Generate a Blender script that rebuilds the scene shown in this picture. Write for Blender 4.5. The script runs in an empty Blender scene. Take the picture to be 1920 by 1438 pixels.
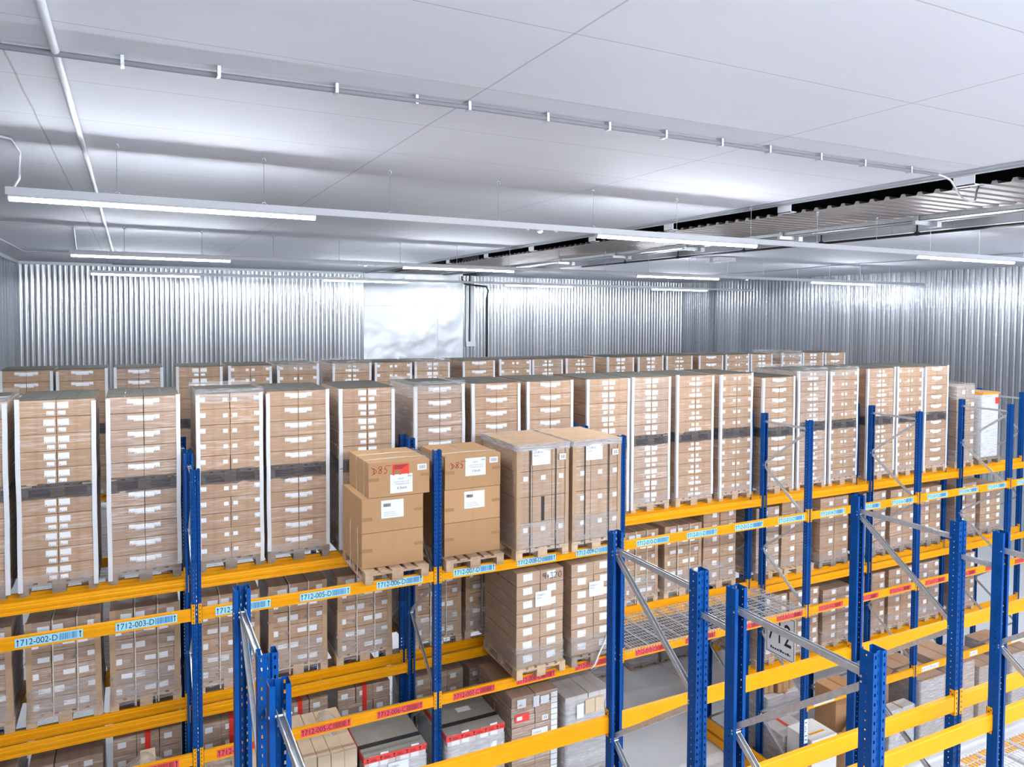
import bpy, bmesh, math, random
from mathutils import Vector, Matrix, noise

# ------------------------------------------------------------------ camera
SC = bpy.context.scene
COL = SC.collection
H = 8.3
CAMX, CAMY = -0.5834, -9.747
YAW, PIT, ROL, FPX, PPX, PPY = 0.5158, 0.0405, 0.0079, 1496.1, 1095.97, 650.73
cam = bpy.data.objects.new('camera', bpy.data.cameras.new('camera')); COL.objects.link(cam)
_cy, _sy, _cp, _sp, _cr, _sr = math.cos(YAW), math.sin(YAW), math.cos(PIT), math.sin(PIT), math.cos(ROL), math.sin(ROL)
_r0 = Vector((_cy, -_sy, 0)); _f0 = Vector((_sy, _cy, 0)); _z = Vector((0, 0, 1))
_fw = _f0*_cp - _z*_sp; _u1 = _z*_cp + _f0*_sp
_rt = _r0*_cr + _u1*_sr; _up = _u1*_cr - _r0*_sr
cam.matrix_world = Matrix(((_rt.x, _up.x, -_fw.x, CAMX), (_rt.y, _up.y, -_fw.y, CAMY), (_rt.z, _up.z, -_fw.z, H), (0, 0, 0, 1)))
cam.data.sensor_width = 36; cam.data.lens = FPX/1920*36
cam.data.shift_x = (960-PPX)/1920; cam.data.shift_y = (PPY-719)/1920
cam.data.clip_start = .05; cam.data.clip_end = 120
SC.camera = cam
# ------------------------------------------------------------------ light and exposure
W = bpy.data.worlds.new('world'); SC.world = W; W.use_nodes = True
W.node_tree.nodes['Background'].inputs[0].default_value = (.55, .6, .7, 1)
W.node_tree.nodes['Background'].inputs[1].default_value = .05
SC.view_settings.view_transform = 'Standard'; SC.view_settings.look = 'None'
SC.view_settings.exposure = 0.12; SC.view_settings.gamma = 1; SC.view_settings.use_curve_mapping = False
SC.cycles.use_denoising = True; SC.cycles.max_bounces = 7; SC.cycles.diffuse_bounces = 4; SC.cycles.glossy_bounces = 3
SC.cycles.transparent_max_bounces = 14; SC.cycles.sample_clamp_indirect = 4; SC.cycles.caustics_reflective = False
LAMP_STRENGTH = 225.0
R = random.Random(7)
ORD = ['first', 'second', 'third', 'fourth', 'fifth', 'sixth', 'seventh', 'eighth', 'ninth', 'tenth', 'eleventh', 'twelfth', 'thirteenth', 'fourteenth', 'fifteenth', 'sixteenth', 'seventeenth', 'eighteenth', 'nineteenth', 'twentieth', 'twenty-first', 'twenty-second', 'twenty-third', 'twenty-fourth']

# ------------------------------------------------------------------ materials
def nt(name):
    m = bpy.data.materials.new(name); m.use_nodes = True
    t = m.node_tree; b = t.nodes['Principled BSDF']
    return m, t, b
def N(t, kind, **kw):
    n = t.nodes.new(kind)
    for k, v in kw.items():
        if k.startswith('i_'): n.inputs[int(k[2:])].default_value = v
        else: setattr(n, k, v)
    return n
def L(t, a, b): t.links.new(a, b)
def math_(t, op, a, b=None, c=None):
    n = t.nodes.new('ShaderNodeMath'); n.operation = op
    for i, v in enumerate((a, b, c)):
        if v is None: continue
        if isinstance(v, (int, float)): n.inputs[i].default_value = v
        else: L(t, v, n.inputs[i])
    return n.outputs[0]
def mixc(t, f, a, b):
    n = t.nodes.new('ShaderNodeMix'); n.data_type = 'RGBA'
    for i, v in ((0, f), (6, a), (7, b)):
        if isinstance(v, (int, float)): n.inputs[i].default_value = v
        elif isinstance(v, tuple): n.inputs[i].default_value = (*v, 1) if len(v) == 3 else v
        else: L(t, v, n.inputs[i])
    return n.outputs[2]
def coords(t, kind='Object', scale=(1, 1, 1)):
    tc = t.nodes.new('ShaderNodeTexCoord'); mp = t.nodes.new('ShaderNodeMapping')
    mp.inputs[3].default_value = scale; L(t, tc.outputs[kind], mp.inputs[0]); return mp.outputs[0]
def noise_(t, vec, scale, detail=3, rough=.55):
    n = t.nodes.new('ShaderNodeTexNoise'); n.inputs['Scale'].default_value = scale
    n.inputs['Detail'].default_value = detail; n.inputs['Roughness'].default_value = rough
    L(t, vec, n.inputs['Vector']); return n.outputs[0]
def ramp(t, v, a, b):
    n = t.nodes.new('ShaderNodeMapRange'); n.inputs[1].default_value = a; n.inputs[2].default_value = b
    L(t, v, n.inputs[0]); return n.outputs[0]
def simple(name, col, rough=.5, metal=0, var=0, vscale=3, bump=0, coat=0):
    m, t, b = nt(name); b.inputs['Roughness'].default_value = rough; b.inputs['Metallic'].default_value = metal
    b.inputs['Base Color'].default_value = (*col, 1)
    if coat: b.inputs['Coat Weight'].default_value = coat
    if var or bump:
        v = coords(t); n = noise_(t, v, vscale, 4)
        if var:
            L(t, mixc(t, ramp(t, n, .3, .7), tuple(c*(1-var) for c in col), tuple(min(1, c*(1+var)) for c in col)), b.inputs['Base Color'])
        if bump:
            bp = t.nodes.new('ShaderNodeBump'); bp.inputs['Strength'].default_value = bump; bp.inputs['Distance'].default_value = .01
            L(t, n, bp.inputs['Height']); L(t, bp.outputs[0], b.inputs['Normal'])
    return m
def carton_mat(name, col, wrap):
    """corrugated board: each carton its own tint, a tape strip over the middle, optional tight stretch film on top"""
    m, t, b = nt(name)
    oi = t.nodes.new('ShaderNodeObjectInfo'); rnd = oi.outputs['Random']
    tc = t.nodes.new('ShaderNodeTexCoord'); sx = t.nodes.new('ShaderNodeSeparateXYZ'); L(t, tc.outputs['Object'], sx.inputs[0])
    n = noise_(t, coords(t, 'Object', (3, 3, 3)), 2, 3)
    f = math_(t, 'ADD', math_(t, 'MULTIPLY', rnd, .6), math_(t, 'MULTIPLY', n, .4))
    c = mixc(t, f, tuple(x*.86 for x in col), tuple(min(1, x*1.12) for x in col))
    off = math_(t, 'SUBTRACT', math_(t, 'ABSOLUTE', sx.outputs[0]), .0)
    tape = math_(t, 'LESS_THAN', off, .022)
    c = mixc(t, math_(t, 'MULTIPLY', tape, .35 if wrap else .12), c, (col[0]*.8, col[1]*.68, col[2]*.55))
    b.inputs['Roughness'].default_value = .75
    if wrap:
        # streaky film: milky wrinkles with highlights painted into the colour, plus a glossy coat
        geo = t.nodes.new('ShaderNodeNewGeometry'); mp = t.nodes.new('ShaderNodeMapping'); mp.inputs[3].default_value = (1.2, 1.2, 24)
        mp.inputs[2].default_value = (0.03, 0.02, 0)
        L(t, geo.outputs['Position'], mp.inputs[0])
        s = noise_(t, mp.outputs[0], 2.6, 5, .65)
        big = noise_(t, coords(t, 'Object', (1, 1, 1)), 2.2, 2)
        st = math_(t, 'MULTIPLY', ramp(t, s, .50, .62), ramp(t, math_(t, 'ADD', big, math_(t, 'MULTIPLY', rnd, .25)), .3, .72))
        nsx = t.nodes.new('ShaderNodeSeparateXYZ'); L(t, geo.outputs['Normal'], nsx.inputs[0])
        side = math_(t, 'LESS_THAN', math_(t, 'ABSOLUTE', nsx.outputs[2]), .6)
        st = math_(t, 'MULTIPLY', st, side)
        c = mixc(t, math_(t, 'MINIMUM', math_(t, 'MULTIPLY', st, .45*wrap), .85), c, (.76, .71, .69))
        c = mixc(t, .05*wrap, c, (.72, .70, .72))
        b.inputs['Coat Weight'].default_value = .45*wrap; b.inputs['Coat Roughness'].default_value = .22
        bp = t.nodes.new('ShaderNodeBump'); bp.inputs['Strength'].default_value = .9; bp.inputs['Distance'].default_value = .012
        L(t, s, bp.inputs['Height']); L(t, bp.outputs[0], b.inputs['Coat Normal'])
    L(t, c, b.inputs['Base Color'])
    return m
def film_mat(name, alpha, tint=(.88, .88, .9), stretch=(2, 2, 26), lo=.42, hi=.7):
    m, t, b = nt(name)
    geo = t.nodes.new('ShaderNodeNewGeometry'); mp = t.nodes.new('ShaderNodeMapping'); mp.inputs[3].default_value = stretch
    L(t, geo.outputs['Position'], mp.inputs[0]); s = noise_(t, mp.outputs[0], 2.2, 5, .65)
    a = math_(t, 'ADD', math_(t, 'MULTIPLY', ramp(t, s, lo, hi), .45), alpha)
    b.inputs['Base Color'].default_value = (*tint, 1); b.inputs['Roughness'].default_value = .22
    b.inputs['Specular IOR Level'].default_value = .8
    L(t, a, b.inputs['Alpha'])
    bp = t.nodes.new('ShaderNodeBump'); bp.inputs['Strength'].default_value = .8; bp.inputs['Distance'].default_value = .02
    L(t, s, bp.inputs['Height']); L(t, bp.outputs[0], b.inputs['Normal'])
    return m
def paint_perf(name, col, rough=.35):
    """painted post sheet with the punched slots as real see-through holes (UV: s along the profile, z up, in metres)"""
    m, t, b = nt(name)
    uv = t.nodes.new('ShaderNodeUVMap'); sx = t.nodes.new('ShaderNodeSeparateXYZ'); L(t, uv.outputs[0], sx.inputs[0])
    s = math_(t, 'ABSOLUTE', sx.outputs[0]); zf = math_(t, 'ABSOLUTE', math_(t, 'SUBTRACT', math_(t, 'FRACT', math_(t, 'DIVIDE', sx.outputs[1], .05)), .5))
    def hole(c, hw, hh):
        return math_(t, 'MULTIPLY', math_(t, 'LESS_THAN', math_(t, 'ABSOLUTE', math_(t, 'SUBTRACT', s, c)), hw), math_(t, 'LESS_THAN', zf, hh/.05))
    h = math_(t, 'ADD', math_(t, 'ADD', hole(.0405, .0052, .0095), hole(.105, .0048, .005)), hole(.0, .0022, .011))
    a = math_(t, 'SUBTRACT', 1.0, math_(t, 'MINIMUM', h, 1.0)); L(t, a, b.inputs['Alpha'])
    n = noise_(t, coords(t, 'Object'), 9, 4)
    L(t, mixc(t, ramp(t, n, .35, .7), tuple(x*.9 for x in col), tuple(x*1.08 for x in col)), b.inputs['Base Color'])
    b.inputs['Roughness'].default_value = rough; b.inputs['Specular IOR Level'].default_value = .15
    return m
M = {}
M['blue'] = paint_perf('blue_paint_punched', (.001, .058, .25), .42)
M['bluep'] = simple('blue_paint', (.001, .058, .25), .42)
M['yellow'] = simple('yellow_paint', (.84, .345, .001), .4, var=.04, vscale=6)
M['yellow_dark'] = simple('yellow_paint_plate', (.82, .35, .004), .35)
for k_ in ('yellow', 'bluep', 'yellow_dark'): M[k_].node_tree.nodes['Principled BSDF'].inputs['Specular IOR Level'].default_value = .18
M['galv'] = simple('galvanised_steel', (.62, .64, .66), .38, metal=.75, var=.12, vscale=25)
M['wire'] = simple('deck_wire', (.72, .73, .75), .4, metal=.6)
M['wood'] = simple('pallet_wood', (.44, .30, .19), .8, var=.28, vscale=7, bump=.3)
M['wood_pale'] = simple('pallet_wood_new', (.62, .44, .28), .8, var=.18, vscale=8, bump=.3)
M['wood_grey'] = simple('pallet_wood_weathered', (.30, .24, .19), .85, var=.3, vscale=8, bump=.3)
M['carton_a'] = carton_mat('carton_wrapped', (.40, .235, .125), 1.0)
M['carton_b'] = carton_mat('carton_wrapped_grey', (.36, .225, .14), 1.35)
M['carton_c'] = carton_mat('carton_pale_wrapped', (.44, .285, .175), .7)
M['carton_plain'] = carton_mat('carton_plain', (.48, .275, .13), 0)
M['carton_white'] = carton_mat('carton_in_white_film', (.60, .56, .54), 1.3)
M['top_sheet'] = simple('grey_cover_sheet', (.105, .098, .085), .55, var=.15, vscale=4, bump=.3)
M['top_sheet'].node_tree.nodes['Principled BSDF'].inputs['Specular IOR Level'].default_value = .1; M['top_sheet'].node_tree.nodes['Principled BSDF'].inputs['Roughness'].default_value = .9
M['paper'] = simple('white_paper', (.83, .85, .88), .5, var=.03, vscale=40)
M['guard'] = simple('white_edge_board', (.70, .71, .74), .55, var=.04, vscale=8)
M['guard_brown'] = simple('brown_edge_board', (.47, .31, .19), .7, var=.08, vscale=8)
M['lblue'] = simple('light_blue_label', (.36, .72, .90), .5)
M['lred'] = simple('red_label', (.80, .07, .075), .5)
M['ink'] = simple('dark_ink', (.012, .012, .02), .6)
M['bluebar'] = simple('blue_bar_ink', (.02, .16, .38), .6)
M['redbar'] = simple('dark_red_bar_ink', (.22, .008, .012), .6)
M['inkred'] = simple('red_marker', (.45, .05, .05), .6)
M['inkgrey'] = simple('grey_print', (.22, .22, .25), .6)
M['tape'] = simple('brown_tape', (.35, .19, .075), .3, coat=.4)
M['redtape'] = simple('red_warning_tape', (.80, .045, .03), .35)
M['band'] = simple('black_band', (.02, .02, .03), .5)
M['strap'] = simple('pale_strap', (.68, .62, .52), .5)
M['film'] = film_mat('stretch_film', .10, (.75, .74, .75))
M['film_dense'] = film_mat('stretch_film_dense', .40, (.72, .72, .75))
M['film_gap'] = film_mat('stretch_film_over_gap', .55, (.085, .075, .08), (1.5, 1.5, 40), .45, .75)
M['drape'] = film_mat('loose_film', .30, (.80, .76, .70), (3, 3, 3))
M['cover'] = simple('grey_green_cover_board', (.30, .295, .255), .8, var=.12, vscale=3)
M['beige'] = simple('beige_board', (.66, .52, .36), .7, var=.08, vscale=3)
M['lamp_body'] = simple('white_lamp_housing', (.80, .82, .86), .4)
M['dark'] = simple('dark_void', (.012, .013, .016), .8)
M['black'] = simple('black_plastic', (.012, .012, .014), .4)
M['plastic'] = simple('white_plastic', (.74, .76, .80), .45)
M['concrete_beam'] = simple('grey_steel_edge', (.34, .36, .40), .5)
M['foam'] = simple('white_foam', (.78, .78, .77), .7)
m, t, b = nt('lamp_glow'); b.inputs['Emission Color'].default_value = (.87, .93, 1, 1); b.inputs['Emission Strength'].default_value = LAMP_STRENGTH
b.inputs['Base Color'].default_value = (.9, .9, .9, 1); M['glow'] = m
m, t, b = nt('spot_glow'); b.inputs['Emission Color'].default_value = (.92, .96, 1, 1); b.inputs['Emission Strength'].default_value = 60; M['spot'] = m
# ceiling: white foam-faced panels with thin joints
m, t, b = nt('ceiling_panels')
tc = t.nodes.new('ShaderNodeTexCoord'); sx = t.nodes.new('ShaderNodeSeparateXYZ'); L(t, tc.outputs['Object'], sx.inputs[0])
wob = noise_(t, coords(t), 1.5, 3)
def joint(o, off, period, w):
    v = math_(t, 'DIVIDE', math_(t, 'ADD', math_(t, 'SUBTRACT', o, off), math_(t, 'MULTIPLY', wob, .02)), period)
    d = math_(t, 'ABSOLUTE', math_(t, 'SUBTRACT', math_(t, 'FRACT', math_(t, 'ADD', v, .5)), .5))
    return math_(t, 'LESS_THAN', d, w/period)
j = math_(t, 'ADD', math_(t, 'MULTIPLY', joint(sx.outputs[0], 1.94, 3.27, .008), .55), math_(t, 'MULTIPLY', joint(sx.outputs[1], -.70, 1.48, .006), .55))
stain = ramp(t, noise_(t, coords(t, 'Object', (.4, 2, 1)), .8, 3), .3, .8)
base = mixc(t, stain, (.71, .725, .79), (.74, .755, .815)); b.inputs['Specular IOR Level'].default_value = .15
L(t, mixc(t, math_(t, 'MINIMUM', j, 1.0), base, (.30, .29, .29)), b.inputs['Base Color']); b.inputs['Roughness'].default_value = .7
M['ceiling'] = m
# zinc wall sheets
m, t, b = nt('zinc_sheet'); n = noise_(t, coords(t, 'Object', (2.2, 2.2, .05)), 1.5, 1)
L(t, mixc(t, ramp(t, n, .35, .65), (.42, .44, .47), (.60, .62, .65)), b.inputs['Base Color'])
b.inputs['Metallic'].default_value = .8; b.inputs['Roughness'].default_value = .2
M['zinc'] = m
m, t, b = nt('flat_metal_panel'); b.inputs['Metallic'].default_value = .8; b.inputs['Roughness'].default_value = .38
L(t, mixc(t, noise_(t, coords(t), .8, 4), (.44, .46, .49), (.62, .63, .66)), b.inputs['Base Color'])
bp = t.nodes.new('ShaderNodeBump'); bp.inputs['Strength'].default_value = .5; bp.inputs['Distance'].default_value = .15
L(t, noise_(t, coords(t), .9, 2), bp.inputs['Height']); L(t, bp.outputs[0], b.inputs['Normal']); M['flatmetal'] = m
m, t, b = nt('deck_metal'); b.inputs['Metallic'].default_value = .5; b.inputs['Roughness'].default_value = .45
L(t, mixc(t, noise_(t, coords(t, 'Object', (.5, 3, 1)), 2, 3), (.25, .215, .20), (.38, .335, .32)), b.inputs['Base Color']); M['deck'] = m
# floor: pale sealed concrete
m, t, b = nt('sealed_concrete'); n = noise_(t, coords(t), 1.3, 6, .6); n2 = noise_(t, coords(t), .35, 3)
c = mixc(t, ramp(t, n, .3, .7), (.86, .875, .90), (.93, .94, .96)); c = mixc(t, math_(t, 'MULTIPLY', ramp(t, n2, .4, .7), .3), c, (.82, .83, .85))
tc = t.nodes.new('ShaderNodeTexCoord'); sx = t.nodes.new('ShaderNodeSeparateXYZ'); L(t, tc.outputs['Object'], sx.inputs[0])
d = math_(t, 'ABSOLUTE', math_(t, 'SUBTRACT', math_(t, 'FRACT', math_(t, 'ADD', math_(t, 'DIVIDE', math_(t, 'SUBTRACT', sx.outputs[0], 10.25), 6.0), .5)), .5))
c = mixc(t, math_(t, 'MULTIPLY', math_(t, 'LESS_THAN', d, .0012), .5), c, (.2, .2, .21))
L(t, c, b.inputs['Base Color']); b.inputs['Roughness'].default_value = .35; b.inputs['Coat Weight'].default_value = .15
M['floor'] = m

# ------------------------------------------------------------------ mesh helpers
class MB:
    def __init__(s): s.v = []; s.f = []; s.m = []; s.uv = {}; s.mats = []
    def mi(s, mat):
        if mat not in s.mats: s.mats.append(mat)
        return s.mats.index(mat)
    def face(s, idx, mat, uv=None):
        s.f.append(idx); s.m.append(s.mi(mat))
        if uv: s.uv[len(s.f)-1] = uv
    def box(s, x0, y0, z0, x1, y1, z1, mat, M4=None):
        n = len(s.v)
        P = [Vector((x, y, z)) for z in (z0, z1) for y in (y0, y1) for x in (x0, x1)]
        if M4: P = [M4 @ p for p in P]
        s.v += [tuple(p) for p in P]
        for q in ((0, 2, 3, 1), (4, 5, 7, 6), (0, 1, 5, 4), (2, 6, 7, 3), (0, 4, 6, 2), (1, 3, 7, 5)): s.face(tuple(n+i for i in q), mat)
    def cbox(s, x0, y0, z0, x1, y1, z1, c, mat):
        """box with chamfered edges"""
        n = len(s.v); X = (x0, x1); Y = (y0, y1); Z = (z0, z1); id = {}
        for i in (0, 1):
            for j in (0, 1):
                for k in (0, 1):
                    sx, sy, sz = (1, -1)[i], (1, -1)[j], (1, -1)[k]
                    for a, d in (('x', (0, c*sy, c*sz)), ('y', (c*sx, 0, c*sz)), ('z', (c*sx, c*sy, 0))):
                        id[(i, j, k, a)] = len(s.v); s.v.append((X[i]+d[0], Y[j]+d[1], Z[k]+d[2]))
        g = lambda *q: id[q]
        F = []
        for i in (0, 1): F.append([g(i, 0, 0, 'x'), g(i, 1, 0, 'x'), g(i, 1, 1, 'x'), g(i, 0, 1, 'x')])
        for j in (0, 1): F.append([g(0, j, 0, 'y'), g(1, j, 0, 'y'), g(1, j, 1, 'y'), g(0, j, 1, 'y')])
        for k in (0, 1): F.append([g(0, 0, k, 'z'), g(1, 0, k, 'z'), g(1, 1, k, 'z'), g(0, 1, k, 'z')])
        for i in (0, 1):
            for j in (0, 1):
                F.append([g(i, j, 0, 'x'), g(i, j, 1, 'x'), g(i, j, 1, 'y'), g(i, j, 0, 'y')])
                F.append([g(i, 0, j, 'x'), g(i, 1, j, 'x'), g(i, 1, j, 'z'), g(i, 0, j, 'z')])
                F.append([g(0, i, j, 'y'), g(1, i, j, 'y'), g(1, i, j, 'z'), g(0, i, j, 'z')])
                for k in (0, 1): F.append([g(i, j, k, 'x'), g(i, j, k, 'y'), g(i, j, k, 'z')])
        ctr = Vector(((x0+x1)/2, (y0+y1)/2, (z0+z1)/2))
        for f in F:
            p = [Vector(s.v[q]) for q in f]; nn = (p[1]-p[0]).cross(p[2]-p[0]); mid = sum(p, Vector())/len(p)
            if nn.dot(mid-ctr) < 0: f.reverse()
            s.face(tuple(f), mat)
    def prism(s, prof, a, b, mat, up=(0, 0, 1), closed=True):
        """2-D profile (u right, w up) swept from a to b"""
        a = Vector(a); b = Vector(b); d = (b-a).normalized(); up = Vector(up)
        if abs(d.dot(up)) > .99: up = Vector((0, 1, 0))
        rt = d.cross(up).normalized(); u2 = rt.cross(d).normalized(); n = len(s.v); k = len(prof)
        for p in (a, b): s.v += [tuple(p+rt*q[0]+u2*q[1]) for q in prof]
        for i in range(k if closed else k-1):
            j = (i+1) % k; s.face((n+i, n+k+i, n+k+j, n+j), mat)
        if closed:
            s.face(tuple(n+i for i in range(k)), mat); s.face(tuple(n+k+i for i in reversed(range(k))), mat)
    def tube(s, pts, r, mat, seg=8):
        pts = [Vector(p) for p in pts]; n = len(s.v); rings = []
        for i, p in enumerate(pts):
            d = (pts[min(i+1, len(pts)-1)]-pts[max(i-1, 0)]).normalized(); up = Vector((0, 0, 1)) if abs(d.z) < .95 else Vector((1, 0, 0))
            rt = d.cross(up).normalized(); u2 = rt.cross(d)
            rings.append([len(s.v)+k for k in range(seg)])
            s.v += [tuple(p+rt*r*math.cos(2*math.pi*k/seg)+u2*r*math.sin(2*math.pi*k/seg)) for k in range(seg)]
        for a, b in zip(rings, rings[1:]):
            for k in range(seg): s.face((a[k], b[k], b[(k+1) % seg], a[(k+1) % seg]), mat)
        s.face(tuple(rings[0]), mat); s.face(tuple(reversed(rings[-1])), mat)
    def mesh(s, name, smooth=False):
        me = bpy.data.meshes.new(name); me.from_pydata(s.v, [], s.f)
        for m_ in s.mats: me.materials.append(M[m_])
        me.polygons.foreach_set('material_index', s.m)
        if s.uv:
            ul = me.uv_layers.new(name='UVMap')
            for fi, uv in s.uv.items():
                p = me.polygons[fi]
                for k, li in enumerate(p.loop_indices): ul.data[li].uv = uv[k]
        if smooth: me.polygons.foreach_set('use_smooth', [True]*len(s.f))
        me.update(); return me
def link(name, me, parent=None, loc=(0, 0, 0), rz=0):
    o = bpy.data.objects.new(name, me); COL.objects.link(o); o.location = loc
    if rz: o.rotation_euler.z = rz
    if parent: o.parent = parent
    return o
def thing(name, label, cat, loc=(0, 0, 0), rz=0, group=None):
    o = bpy.data.objects.new(name, None); COL.objects.link(o); o.location = loc; o.rotation_euler.z = rz; o.empty_display_size = .1
    o['label'] = label; o['category'] = cat
    o['kind'] = 'thing'
    if group: o['group'] = group
    return o
def tag(o, label, cat, group=None):
    o['label'] = label; o['category'] = cat; o['kind'] = 'thing'
    if group: o['group'] = group
    return o
def struct(name, mb, label=None, smooth=False):
    smooth = name.startswith('wall_') and 'panel' not in name
    o = link(name, mb.mesh(name, smooth)); o['kind'] = 'structure'
    o['label'] = label or name; return o
_txt = {}
def text_mesh(s, size, mat, xs=1.0, off=0.0):
    key = (s, size, mat, xs)
    if key in _txt: return _txt[key]
    cu = bpy.data.curves.new('lettering', 'FONT'); cu.body = s; cu.size = size; cu.align_x = 'LEFT'; cu.align_y = 'BOTTOM'; cu.resolution_u = 3; cu.offset = off; cu.shear = .35 if off else 0
    o = bpy.data.objects.new('tmp', cu); COL.objects.link(o)
    dg = bpy.context.evaluated_depsgraph_get(); me = bpy.data.meshes.new_from_object(o.evaluated_get(dg))
    bpy.data.objects.remove(o); bpy.data.curves.remove(cu)
    # stand the text up in the XZ plane facing -Y, origin at its lower left
    mn = min(v.co.x for v in me.vertices); mz = min(v.co.y for v in me.vertices)
    for v in me.vertices: v.co = Vector(((v.co.x-mn)*xs, 0, v.co.y-mz))
    me.materials.clear(); me.materials.append(M[mat]); me.name = 'lettering'
    _txt[key] = me; return me

# ------------------------------------------------------------------ room shell
XL, XR, YB_, YF, ZC = -4.3, 26.5, -20.0, 26.3, 10.117
g = MB(); g.box(XL-.3, YB_-.3, -.2, XR+.3, YF+.3, 0, 'floor'); struct('floor', g, 'pale grey sealed concrete warehouse floor')
g = MB(); g.box(XL-.3, YB_-.3, ZC, 8.5, YF+.3, ZC+.22, 'ceiling'); struct('ceiling', g, 'white panelled ceiling with thin joints')
g = MB(); g.box(13.95, YB_-.3, ZC, XR+.3, YF+.3, ZC+.22, 'ceiling'); struct('ceiling_right', g, 'white panelled ceiling beyond the open steel deck strip')
g = MB(); g.box(8.3, YB_-.3, 11.2, 14.2, YF+.3, 11.3, 'dark'); g.box(8.3, YB_-.3, ZC+.2, 8.36, YF+.3, 11.2, 'dark'); g.box(14.1, YB_-.3, ZC+.2, 14.2, YF+.3, 11.2, 'dark')
struct('ceiling_void', g, 'dark roof void above the steel deck strip')
def corrugated(a, b, z0, z1, pitch, depth, nrm):
    """trapezoid sheet from a to b (2-D), ribs standing out along nrm; closed at the back"""
    g = MB(); a = Vector(a); b = Vector(b); Lg = (b-a).length; d = (b-a)/Lg; nv = Vector(nrm); n = int(Lg/pitch); pts = []
    for i in range(n+1):
        s0 = i*pitch
        big = (i % 3 != 0)
        for q, h in ((0, 0), (.16, 0), (.26, .80), (.36, .97), (.58, 1.06), (.80, .97), (.90, .80)):
            ss = s0+q*pitch
            if ss > Lg: break
            pts.append((ss, h*depth*(1 if big else .85)))
    pts.append((Lg, 0))
    for s_, h in pts:
        p = a+d*s_+nv*h
        g.v += [(p.x, p.y, z0), (p.x, p.y, z1)]
    for i in range(len(pts)-1): g.face((2*i, 2*i+2, 2*i+3, 2*i+1), 'zinc')
    k = len(g.v)
    for p in (a, b):
        q = p-nv*.12; g.v += [(q.x, q.y, z0), (q.x, q.y, z1)]
    g.face((k, k+1, k+3, k+2), 'zinc')
    e = 2*(len(pts)-1)
    q = len(g.v); g.v += [g.v[i] for i in (0, 1, k+1, k, e, k+2, k+3, e+1)]
    g.face((q, q+1, q+2, q+3), 'zinc'); g.face((q+4, q+5, q+6, q+7), 'zinc')
    q = len(g.v); top = [g.v[2*i+1] for i in range(len(pts))]+[g.v[k+3], g.v[k+1]]; g.v += top; g.face(tuple(range(q, len(g.v))), 'zinc')
    return g
struct('wall_far_left', corrugated((XL, YF), (8.45, YF), 0, ZC, .178, .045, (0, -1)), 'ribbed zinc wall sheets at the far end, left of the flat panel')
struct('wall_far_right', corrugated((13.15, YF), (26.1, YF), 0, ZC, .178, .045, (0, -1)), 'ribbed zinc wall sheets at the far end, right of the flat panel')
struct('wall_right_corner', corrugated((26.1, YF), (26.1, 23.9), 0, ZC, .178, .045, (-1, 0)), 'short ribbed zinc wall return beside the far corner')
struct('wall_right', corrugated((26.5, 23.9), (26.5, YB_), 0, ZC, .235, .05, (-1, 0)), 'long ribbed zinc side wall')
struct('wall_left', corrugated((XL, YB_), (XL, YF), 0, ZC, .235, .05, (1, 0)), 'ribbed zinc side wall beside the left end of the racks')
struct('wall_back', corrugated((XR, YB_), (XL, YB_), 0, ZC, .235, .05, (0, 1)), 'ribbed zinc wall behind the viewpoint')
g = MB(); g.box(8.45, YF-.03, 0, 13.15, YF+.1, ZC+1, 'flatmetal'); struct('wall_flat_panel', g, 'smooth metal wall panel between the ribbed sheets')
g = MB(); g.box(8.45, YF-.036, 8.62, 13.15, YF-.028, 8.635, 'concrete_beam'); g.box(11.9, YF-.036, 0, 11.915, YF-.028, 8.6, 'concrete_beam'); struct('trim_1', g, 'thin joint strips of the smooth wall panel')
g = MB(); g.box(26.02, 23.78, 0, 26.5, 23.9, ZC, 'zinc'); struct('trim_2', g, 'vertical flashing where the side wall steps back')
g = MB(); g.box(XL, YF-.16, ZC-.1, 8.4, YF-.02, ZC, 'plastic'); g.box(XL, YB_, ZC-.1, XL+.12, YF-.16, ZC, 'plastic'); struct('trim_3', g, 'pale flashing along the top of the far and side walls')
# screws on the far wall
g = MB()
for i in range(68):
    x = XL+.3+i*.356
    if 8.3 < x < 13.3 or x > 26: continue
    g.box(x-.014, YF-.058, 8.85, x+.014, YF-.04, 8.878, 'galv')
struct('trim_4', g, 'row of fixing screws across the ribbed far wall')

# open strip in the ceiling: steel deck, edge angles, tray, pipes
g = MB(); g.box(8.36, YB_, ZC-.02, 8.52, YF, ZC+.3, 'concrete_beam'); g.box(8.5, YB_, ZC-.03, 8.60, YF, ZC-.005, 'concrete_beam')
struct('trim_5', g, 'grey edge angle of the panelled ceiling beside the deck strip')
def deck(x0, x1, z, y0, y1, mat='deck'):
    g = MB(); p = .30; n = int((y1-y0)/p); pr = []
    for i in range(n):
        y = y0+i*p
        pr += [(y, .05), (y+.06, .05), (y+.09, 0), (y+.27, 0)]
    for y, h in pr: g.v += [(x0, y, z+h), (x1, y, z+h), (x0, y, z+h+.004), (x1, y, z+h+.004)]
    for i in range(len(pr)-1):
        a = 4*i; b = a+4
        g.face((a, a+1, b+1, b), mat); g.face((a+2, b+2, b+3, a+3), mat); g.face((a, b, b+2, a+2), mat); g.face((a+1, a+3, b+3, b+1), mat)
    return g
struct('ceiling_deck', deck(9.8, 11.84, ZC+.03, YB_, YF), 'brownish ribbed steel roof deck in the open ceiling strip')
struct('ceiling_deck_far', deck(12.1, 13.95, ZC+.20, YB_, YF), 'second ribbed steel roof deck next to the cable tray')
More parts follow.
